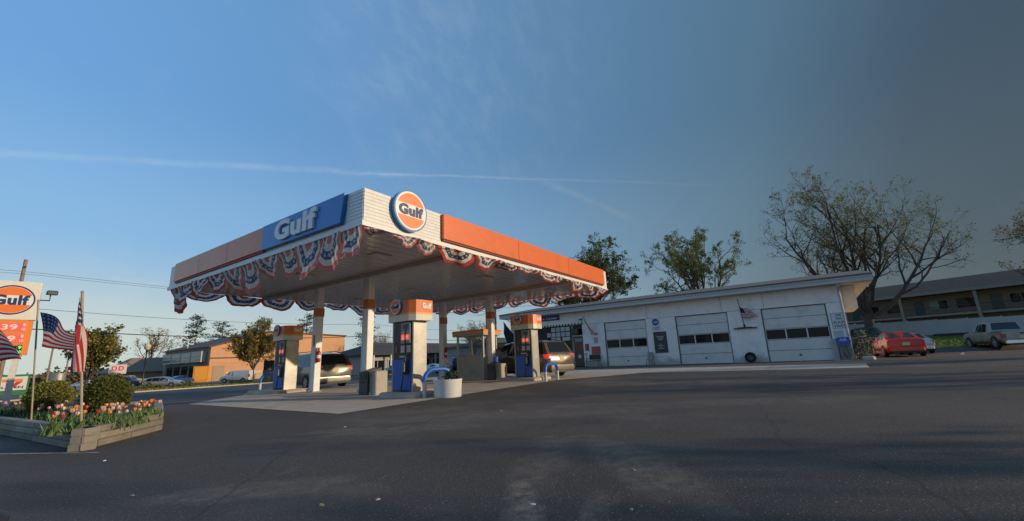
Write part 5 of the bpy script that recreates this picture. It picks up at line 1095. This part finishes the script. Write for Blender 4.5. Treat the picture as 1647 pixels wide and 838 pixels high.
# strip mall
MG = M('mall_shade_grey_wall', (.30, .31, .33), .8, var=.08); MR = M('mall_dark_roof', (.055, .055, .06), .9, var=.2, scale=2, bump=.3)  # shade on the pale mall walls is put into their grey
def mall(lab, x0, x1, y, h, roofh, zb, segs, n):
    t = thing('strip_mall', lab, 'building', (x0, y, zb)); L_ = x1-x0; d = 14
    b = MB(); b.box(0, L_, 0, d, 0, h, MG); b.build('wall', t)
    b = MB(); b.add([(-.8, -1.6, h), (L_+.8, -1.6, h), (L_+.8, d+.8, h), (-.8, d+.8, h), (4, 4, h+roofh), (L_-4, 4, h+roofh), (-.8, -1.6, h+.25), (L_+.8, -1.6, h+.25)], [(6, 7, 5, 4), (1, 2, 5, 7), (2, 3, 4, 5), (3, 0, 6, 4), (0, 1, 7, 6), (0, 3, 2, 1)], MR); b.build('roof', t)
    for i in range(n):
        a = .8+i*(L_-1)/n; w = (L_-1)/n-.9
        b = MB(); b.box(a, a+w, -.1, -.01, .5, h-.9, LGT); f = b.build('window', t); b = MB(); b.box(a+.15, a+w/2-.05, -.12, -.101, .7, h-1.0, GLASS); b.box(a+w/2+.05, a+w-.15, -.12, -.101, .7, h-1.0, GLASS); b.build('pane', f)
        b = MB(); b.box(a-.5, a-.2, -1.5, -1.2, 0, h, LGT); b.build('column', t)
    for (s0, s1, hh_) in segs:
        b = MB(); b.box(s0, s1, -1.9, -1.0, h-.1, h+hh_, BEI); b.build('parapet_block', t)
mall('long shaded-grey strip mall with a dark hipped roof across the street', 46, 96, 62, 3.7, 2.6, FZ, [(9, 12, 1.3), (21, 25, 1.2), (33, 36, 1.2)], 12)
mall('nearer shaded-grey shop row with a flat sign band seen behind the foreground pump', 62, 88, 43, 4.4, 1.8, -.8, [(0, 25.5, .3)], 7)
bb = thing('beige_building', 'long low beige building with a brown roof between canopy and garage', 'building', (62, 18, -.2))
b = MB(); b.box(0, 12, -4, 24, 0, 3.3, BEI); b.build('wall', bb); b = MB(); b.box(-.9, 12.5, -4.5, 24.5, 3.3, 4.2, M('mansard_brown', (.20, .13, .08), .9)); b.build('roof', bb); b = MB(); b.box(-1.1, 12.7, -4.7, 24.7, 4.2, 4.75, M('cornice_cream', (.52, .44, .33), .8)); b.build('cornice', bb)
for i in range(6): b = MB(); b.box(-.08, -.01, -3+i*4.4, -.2+i*4.4, .6, 2.7, GLASS); b.build('window', bb)

# ------------------------------------------------------------------ motel and fence on the right
MT = thing('motel', 'two-storey motel with a brown roof, balcony and railings at the right', 'building', (79, -18, 1.5)); MT.rotation_euler = (0, 0, R(-113.5))
MW = M('motel_wall', (.24, .19, .14), .85, var=.08); MRF = M('motel_roof', (.13, .085, .055), .95, var=.15, scale=2, bump=.4); MC = M('motel_cream', (.26, .22, .17), .7)
# canonical: x along the facade to the right, y into the building
b = MB(); b.box(-22, 42, 0, 11, 0, 5.6, MW); b.build('wall', MT)
b = MB(); b.add([(-24, -2.3, 5.55), (44, -2.3, 5.55), (44, 12, 5.55), (-24, 12, 5.55), (-24, 4.5, 8.1), (44, 4.5, 8.1), (-24, -2.3, 5.85), (44, -2.3, 5.85)], [(6, 7, 5, 4), (4, 5, 2, 3), (0, 1, 7, 6), (0, 3, 2, 1), (0, 6, 4, 3), (1, 2, 5, 7)], MRF); b.build('roof', MT)
b = MB(); b.box(-23.8, 43.8, -2.35, -2.31, 5.53, 5.88, MC); b.build('eave_fascia', MT)
b = MB(); b.box(-22, 42, -1.9, -.01, 2.55, 2.8, MC); b.build('balcony_floor', MT)
for i in range(9): b = MB(); x = -20.5+i*7.6; b.box(x-.16, x+.16, -2.1, -1.78, 0, 5.52, MC); b.build('column', MT)
for i in range(9):
    x0 = -20.5+i*7.6; b = MB(); b.box(x0+.2, x0+7.4, -1.85, -1.80, 3.75, 3.82, BLACK); b.box(x0+.2, x0+7.4, -1.85, -1.80, 2.9, 2.95, BLACK)
    for k in range(36): b.box(x0+.3+k*.2, x0+.325+k*.2, -1.84, -1.81, 2.95, 3.75, BLACK)
    b.build('railing', MT, kind='stuff')
rs = random.Random(9)
for i in range(9):
    for z0 in (.05, 2.82):
        x0 = -19.6+i*7.6; b = MB(); b.box(x0, x0+1.0, -.06, -.005, z0, z0+2.1, M('motel_door_green', (.05, .09, .085), .5)); b.build('door', MT)
        b = MB(); b.box(x0+1.6, x0+3.6, -.07, -.005, z0+.7, z0+2.0, MC); w_ = b.build('window', MT); b = MB(); b.box(x0+1.7, x0+2.55, -.08, -.071, z0+.8, z0+1.9, M('curtain_teal', (.20, .28, .28), .5) if rs.random() < .4 else GLASS); b.box(x0+2.65, x0+3.5, -.08, -.071, z0+.8, z0+1.9, GLASS); b.build('pane', w_)
        b = MB(); b.box(x0+4.4, x0+6.2, -.07, -.005, z0+.75, z0+1.95, GLASS); b.build('window', MT)
fe = thing('panel_fence', 'long white panel fence at the foot of the motel', 'fence', (61.6, -11.5, 0)); fe.rotation_euler = (0, 0, R(-105.5))
FWH = M('fence_white', (.36, .37, .38), .6, var=.05, dirt=((.25, .24, .22), .8, .3))
for i in range(16):
    x0 = -6+i*2.4; wx = 61.6+x0*math.cos(R(-105.5)); wy = -11.5+x0*math.sin(R(-105.5)); zz = hg(wx, wy)
    b = MB(); b.box(x0+.07, x0+2.33, -.03, .03, zz+.12, zz+1.75, FWH); b.build('fence_panel', fe); b = MB(); b.box(x0-.07, x0+.07, -.07, .07, zz-.1, zz+1.85, FWH); b.build('fence_post', fe)
for i in range(4):
    x0 = 8+i*3.9; wx = 61.6+x0*math.cos(R(-105.5)); wy = -11.5+x0*math.sin(R(-105.5))-.0
    b = MB(); b.box(0, 3.7, -.9, -.3, .02, .32, M('dark_timber', (.025, .025, .03), .8)); b.build('timber_beam', fe).location = (x0, 0, hg(wx-1, wy))
# ------------------------------------------------------------------ trees
BARK = M('bark', (.085, .065, .05), .95, var=.3, scale=4, bump=.6, bscale=15)
def tubes(segs, m, b):
    V = []; F = []
    for pts, rad, n in segs:
        o = len(V); prev = None
        for i, p in enumerate(pts):
            t = pts[min(i+1, len(pts)-1)]-pts[max(i-1, 0)]; t = t/(np.linalg.norm(t)+1e-9)
            if prev is None: a = np.cross(t, (.3, .9, .1)); a /= np.linalg.norm(a)+1e-9
            else: a = prev-t*prev.dot(t); a /= np.linalg.norm(a)+1e-9
            prev = a; c = np.cross(t, a)
            for j in range(n): w = 6.2832*j/n; V.append(p+(a*math.cos(w)+c*math.sin(w))*rad[i])
        for i in range(len(pts)-1):
            for j in range(n): F.append((o+i*n+j, o+i*n+(j+1) % n, o+(i+1)*n+(j+1) % n, o+(i+1)*n+j))
    b.add(V, F, m)
def tree(name, lab, loc, H, seed, leafm, trunk_r=.4, fork=.2, nlimb=6, spread=45, leaf=5000, lsize=.22, levels=5, kids=(6, 5, 4, 4), droop=.0, cluster=.5, group=None, ratio=.62, limb=.8, upw=.12, twigm=None, lean=(0, 0), tl=1.):
    rs = np.random.RandomState(seed); t = thing(name, lab, 'tree', loc, 0, group); big = []; small = []; tips = []
    def grow(p, d, L, r, lev):
        n = max(3, 7-lev); pts = [p.copy()]; rad = [r]; q = p.copy(); dd = d.copy()
        for i in range(n):
            dd = dd+rs.normal(size=3)*(.09+.05*lev)+np.array([0, 0, upw-droop*lev]); dd /= np.linalg.norm(dd); q = q+dd*L/n; pts.append(q.copy()); rad.append(max(r*(1-.75*(i+1)/n), .006))
        (big if lev < 3 else small).append((pts, rad, 7 if lev == 0 else 5 if lev < 3 else 3))
        if lev >= levels-2:
            for i in range(1, n+1): tips.append((pts[i], dd.copy()))
        if lev < levels-1:
            k = kids[min(lev, len(kids)-1)]
            for c in range(k):
                f = .25+.75*(c+rs.uniform(.2, .9))/k; i = min(int(f*n), n-1); pp = pts[i]+(pts[i+1]-pts[i])*(f*n-i)
                ax = rs.normal(size=3); ax -= dd*ax.dot(dd); ax /= np.linalg.norm(ax)+1e-9; an = R(rs.uniform(28, 58))
                nd_ = dd*math.cos(an)+ax*math.sin(an); grow(pp, nd_, L*ratio*rs.uniform(.7, 1.15)*(1.1-.45*f), max(rad[i]*.62, .006), lev+1)
    base = np.array([0., 0, -.2]); top = np.array([lean[0]*fork*H, lean[1]*fork*H, fork*H])
    big.append(([base, base+(top-base)*.25, (base+top)/2, top], [trunk_r*1.5, trunk_r*1.08, trunk_r, trunk_r*.9], 10))
    for k in range(nlimb):
        az = 6.2832*k/nlimb+rs.uniform(-.35, .35); el = R(rs.uniform(.45, 1.1)*spread) if k else R(6)
        d = np.array([math.cos(az)*math.sin(el), math.sin(az)*math.sin(el), math.cos(el)]); z0 = rs.uniform(.75, 1.0)
        grow(top*z0, d, H*(1-fork)*limb*rs.uniform(.68, .95)*(1.0 if el < R(30) else .95), trunk_r*rs.uniform(.42, .62), 1)
    b = MB(); tubes(big, BARK, b); b.build('trunk', t, 60)
    b = MB(); tubes(small, twigm or BARK, b); ms = leafm if isinstance(leafm, (list, tuple)) else [leafm]; ix = rs.randint(len(tips), size=leaf)
    hot = rs.uniform(0, 1, len(tips)) ; LV = {m.name: ([], []) for m in ms}
    for i in ix:
        if hot[i] > cluster and rs.uniform() < .75: continue
        p, d = tips[i]; p = p+rs.normal(size=3)*lsize*.55; q = rs.normal(size=3); q /= np.linalg.norm(q); e = np.cross(q, rs.normal(size=3)); e /= np.linalg.norm(e)+1e-9; k = lsize*rs.uniform(.5, 1.3)
        V, F = LV[ms[rs.randint(len(ms))].name]; o = len(V); V += [p, p+q*k*.5+e*k*.36, p+q*k, p+q*k*.5-e*k*.36]; F.append((o, o+1, o+2, o+3))
    for m in ms: b.add(*LV[m.name], m)
    b.build('crown', t); return t
LS1 = cloth('leaf_spring_olive', (.165, .175, .042), .35, k=.4); LS2 = cloth('leaf_spring_brown', (.17, .12, .055), .3, k=.4); LS3 = cloth('leaf_spring_green', (.12, .165, .040), .3, k=.4); LS4 = cloth('leaf_golden', (.46, .33, .10), .3, k=.4); LS5 = M('leaf_pine', (.022, .055, .026), .7, var=.3)
tree('shade_tree', 'largest tree, wide half-bare crown rising behind the right end of the garage', (54.6, -13.5, .9), 18.4, 61, (LS1, LS3, LS2), .46, .18, 8, 66, 17000, .17, 6, (9, 8, 6, 4, 4), cluster=.6, limb=.98, upw=.10, ratio=.58)
tree('shade_tree', 'rounded vase-shaped tree above the middle of the garage roof', (60.2, 4.0, 0), 19.2, 32, (LS1, LS3), .40, .30, 7, 42, 30000, .17, 6, (9, 7, 5, 4, 4), cluster=.8, ratio=.55, limb=.9)
tree('shade_tree', 'low thin tree right of the vase-shaped tree over the garage roof', (64.5, -1.4, 0), 9.6, 6, (LS1, LS2), .25, .3, 6, 48, 3500, .2, 5, (6, 5, 4, 3), cluster=.8)
tree('shade_tree', 'dense leafy tree directly behind the far right canopy corner', (48.3, 17.5, -.2), 18.0, 63, (LS1, LS3, LS3), .40, .22, 9, 52, 42000, .20, 6, (9, 7, 5, 3, 3), cluster=.9)
tree('shade_tree', 'half-bare tree cut off by the right edge of the picture', (60.5, -31.0, 1.4), 15.0, 9, (LS1, LS2), .4, .22, 6, 50, 7000, .18, 6, (6, 6, 5, 4, 4), cluster=.7)
for i, (x, y, h) in enumerate(((41, 31, 8.0), (50, 9.5, 9.5))): tree('bare_tree', ('small bare tree low over the garage roof beside the dense tree', 'thin bare tree just over the middle of the garage roof ridge')[i], (x, y, 0), h, 60+i, (LS2, LS1), .12, .3, 7, 38, 700, .15, 4, (7, 6, 4))
tree('street_tree', 'golden budding tree with an oval crown in front of the orange building', (30.0, 71.6, FZ), 10.6, 14, (LS4, LS4, LS1), .20, .20, 9, 36, 12000, .30, 4, (9, 8, 5), cluster=.95, twigm=M('twig_golden', (.22, .15, .07), .9))
tree('street_tree', 'full green tree standing behind the flags at left', (8.8, 69.0, FZ), 9.9, 15, (LS1, LS4, LS3), .20, .18, 9, 36, 12000, .30, 4, (9, 8, 5), cluster=.95)
tree('street_tree', 'olive tree mostly hidden behind the price sign', (-2.6, 66.0, FZ), 7.6, 16, (LS1, LS2), .2, .2, 8, 40, 7000, .3, 4, (8, 7, 5), cluster=.95)
def pine(lab, loc, H, seed, w=.3):
    rs = np.random.RandomState(seed); t = thing('pine_tree', lab, 'tree', loc); b = MB(); b.tube([(0, 0, -.2), (0, 0, H*.5), (.1, .1, H)], [.28, .18, .04], BARK, 7); b.build('trunk', t)
    b = MB(); V = []; F = []
    for k in range(34):
        z = H*(.22+.78*(k/34)); L_ = H*w*(1-.72*(k/34))*rs.uniform(.6, 1.15); a = rs.uniform(0, 6.28); d = np.array([math.cos(a), math.sin(a), rs.uniform(-.05, .3)])
        b.tube([Vector((0, 0, z)), Vector((0, 0, z))+Vector(d*L_)], [.05, .01], BARK, 3)
        for q in range(70):
            s = rs.uniform(.3, 1.05); p = np.array([0, 0, z])+d*L_*s+rs.normal(size=3)*np.array([.38, .38, .16])*(H/12); u_ = rs.normal(size=3)*np.array([1, 1, .5]); u_ /= np.linalg.norm(u_); e = np.cross(u_, rs.normal(size=3)); e /= np.linalg.norm(e); kk = .42*rs.uniform(.5, 1.2)*H/12
            o = len(V); V += [p, p+u_*kk*.5+e*kk*.2, p+u_*kk, p+u_*kk*.5-e*kk*.2]; F.append((o, o+1, o+2, o+3))
    b.add(V, F, LS5); b.build('crown', t)
pine('tall dark pine left of the orange building roof', (46, 146, FZ), 19, 1); pine('broad dark pine behind the white roof frame', (52, 143, FZ), 17, 2, .42); pine('small pine just right of the white roof frame', (60, 135, FZ), 18, 3); pine('dark pine peeking over the orange gable', (72, 130, FZ), 19, 4, .4)
pine('pine with open branches seen between the middle canopy columns', (68, 92, FZ), 15, 5, .34)
tree('bare_tree', 'pale bare tree in the brown wood left of the pines', (37, 150, FZ), 17, 31, (LS2, LS4), .3, .3, 8, 40, 3000, .3, 4, (8, 7, 6), twigm=M('twig_pale', (.20, .16, .12), .9))
tree('bare_tree', 'bare tree over the mall roof between the canopy columns', (66, 84, FZ), 12, 32, (LS2, LS4), .2, .3, 8, 40, 1500, .25, 4, (8, 7, 5), twigm=M('twig_pale'))
tree('bare_tree', 'bare tree over the shop row right of the foreground pump', (82, 66, FZ), 14, 33, (LS1, LS4), .2, .3, 8, 40, 3500, .28, 4, (8, 7, 5), twigm=M('twig_pale'))
def bush(lab, loc, rx, ry, rz_, n, s, mats, seed, name='bush', kind=None, cat='bush'):
    rs = np.random.RandomState(seed); b = MB(); lob = [(rs.normal(size=3)*np.array([rx, ry, 0])*.42, rs.uniform(.5, 1)) for _ in range(9)]; V = {m.name: ([], []) for m in mats}
    for i in range(n):
        c, q = lob[rs.randint(9)]; d = rs.normal(size=3); d /= np.linalg.norm(d); p = c+d*np.array([rx*.5, ry*.5, rz_])*q*rs.uniform(.5, 1.05)
        if p[2] < 0: p[2] = -p[2]*.6
        u_ = rs.normal(size=3); u_ /= np.linalg.norm(u_); e = np.cross(u_, rs.normal(size=3)); e /= np.linalg.norm(e); k = s*rs.uniform(.5, 1.3); vv, ff = V[mats[rs.randint(len(mats))].name]; o = len(vv); vv += [p, p+u_*k*.5+e*k*.4, p+u_*k, p+u_*k*.5-e*k*.4]; ff.append((o, o+1, o+2, o+3))
    for m in mats: b.add(*V[m.name], m)
    return b.build(name, loc=loc, kind=kind, label=None if kind else lab, cat=None if kind else cat)
WD1 = M('wood_brown', (.13, .10, .055), .9, var=.3); WD2 = M('wood_olive', (.10, .10, .035), .9, var=.3)
for i, (x, y, rx, rz_, lab) in enumerate(((12.5, 57.5, 1.8, .9, 'low green bush on the verge left of the street lamp'), (16.0, 57.0, 1.5, .8, 'low green bush on the verge right of the street lamp'), (22.5, 57.5, 1.6, .55, 'dry low bush on the verge in front of the orange kiosk'), (25.5, 57.2, 1.3, .5, 'dry low bush on the verge in front of the white van'), (7.5, 56.5, 2.2, .9, 'green bush on the verge behind the right box shrub'))):
    bush(lab, (x, y, FZ+.1), rx, .9, rz_, 1500, .22, (LS1, LS3) if i in (0, 1, 4) else (LS1, LS2), 70+i)
for i in range(16):
    x = -60+i*14; rs = np.random.RandomState(i); bush('', (x+rs.uniform(-4, 4), 165+rs.uniform(-8, 20), FZ), 13, 9, rs.uniform(4.0, 7.5), 2600, 1.1, (WD1, WD2, LS2), 90+i, 'far_wood', 'stuff')
bush('', (38, 141, FZ), 9, 6, 6.5, 3500, .7, (WD1, WD2, LS4), 130, 'far_wood', 'stuff')
bush('', (100, 88, FZ), 26, 8, 6.5, 5000, .8, (WD1, LS1, LS4), 131, 'far_wood', 'stuff')
bush('', (80, 4, 1.0), 9, 22, 6.0, 6000, .6, (LS1, LS3, WD1), 132, 'far_wood', 'stuff')
bush('dark evergreen hedge in the mall car park left of the foreground pump', (42, 44.5, -.75), 5, 1.0, .75, 2200, .2, (LD, LM), 133, 'hedge', None, 'hedge')
# trees to the right of the lot, outside the picture: their long evening shadows rake across the asphalt
for i, (x, y, h) in enumerate(((7, -30, 8.5), (19, -33, 10.5), (29, -30, 9.5))):
    tree('shade_tree', ('first', 'second', 'third')[i]+' roadside tree standing to the right of the lot beyond the picture', (x, y, 0), h, 40+i, (LS1, LS3, LS2), .22, .3, 6, 46, 1500, .24, 4, (7, 6, 4), cluster=.9)
# litter and pebbles on the asphalt
rs = random.Random(2); LIT = [M('litter_white', (.6, .58, .54), .8), M('litter_tan', (.5, .36, .12), .8), M('litter_grey', (.30, .28, .26), .9)]
for i, (x, y) in enumerate(((-3.99, -5.28), (-3.72, -5.55), (-4.6, -3.6), (-1.6, -2.0), (-3.3, -6.6), (-2.2, -6.9), (-4.3, -1.4), (.8, -3.3), (-3.1, -7.2))):
    b = MB(); r_ = .009 if i else .013; b.prism([(r_*(1+.5*rs.random())*math.cos(a)*1.7, r_*(1+.5*rs.random())*math.sin(a)) for a in [k*1.047 for k in range(6)]], 0, .008, LIT[1 if i == 0 else i % 3 if i % 3 != 1 else 0], .002)
    b.build('litter', None, None, (x, y, .002), rs.uniform(0, 3), label='scrap of %s litter lying on the dark asphalt in the foreground' % ('orange' if i == 0 else 'pale' if i % 3 != 2 else 'grey'), cat='litter', group=None if i == 0 else 'litter scraps on the asphalt')
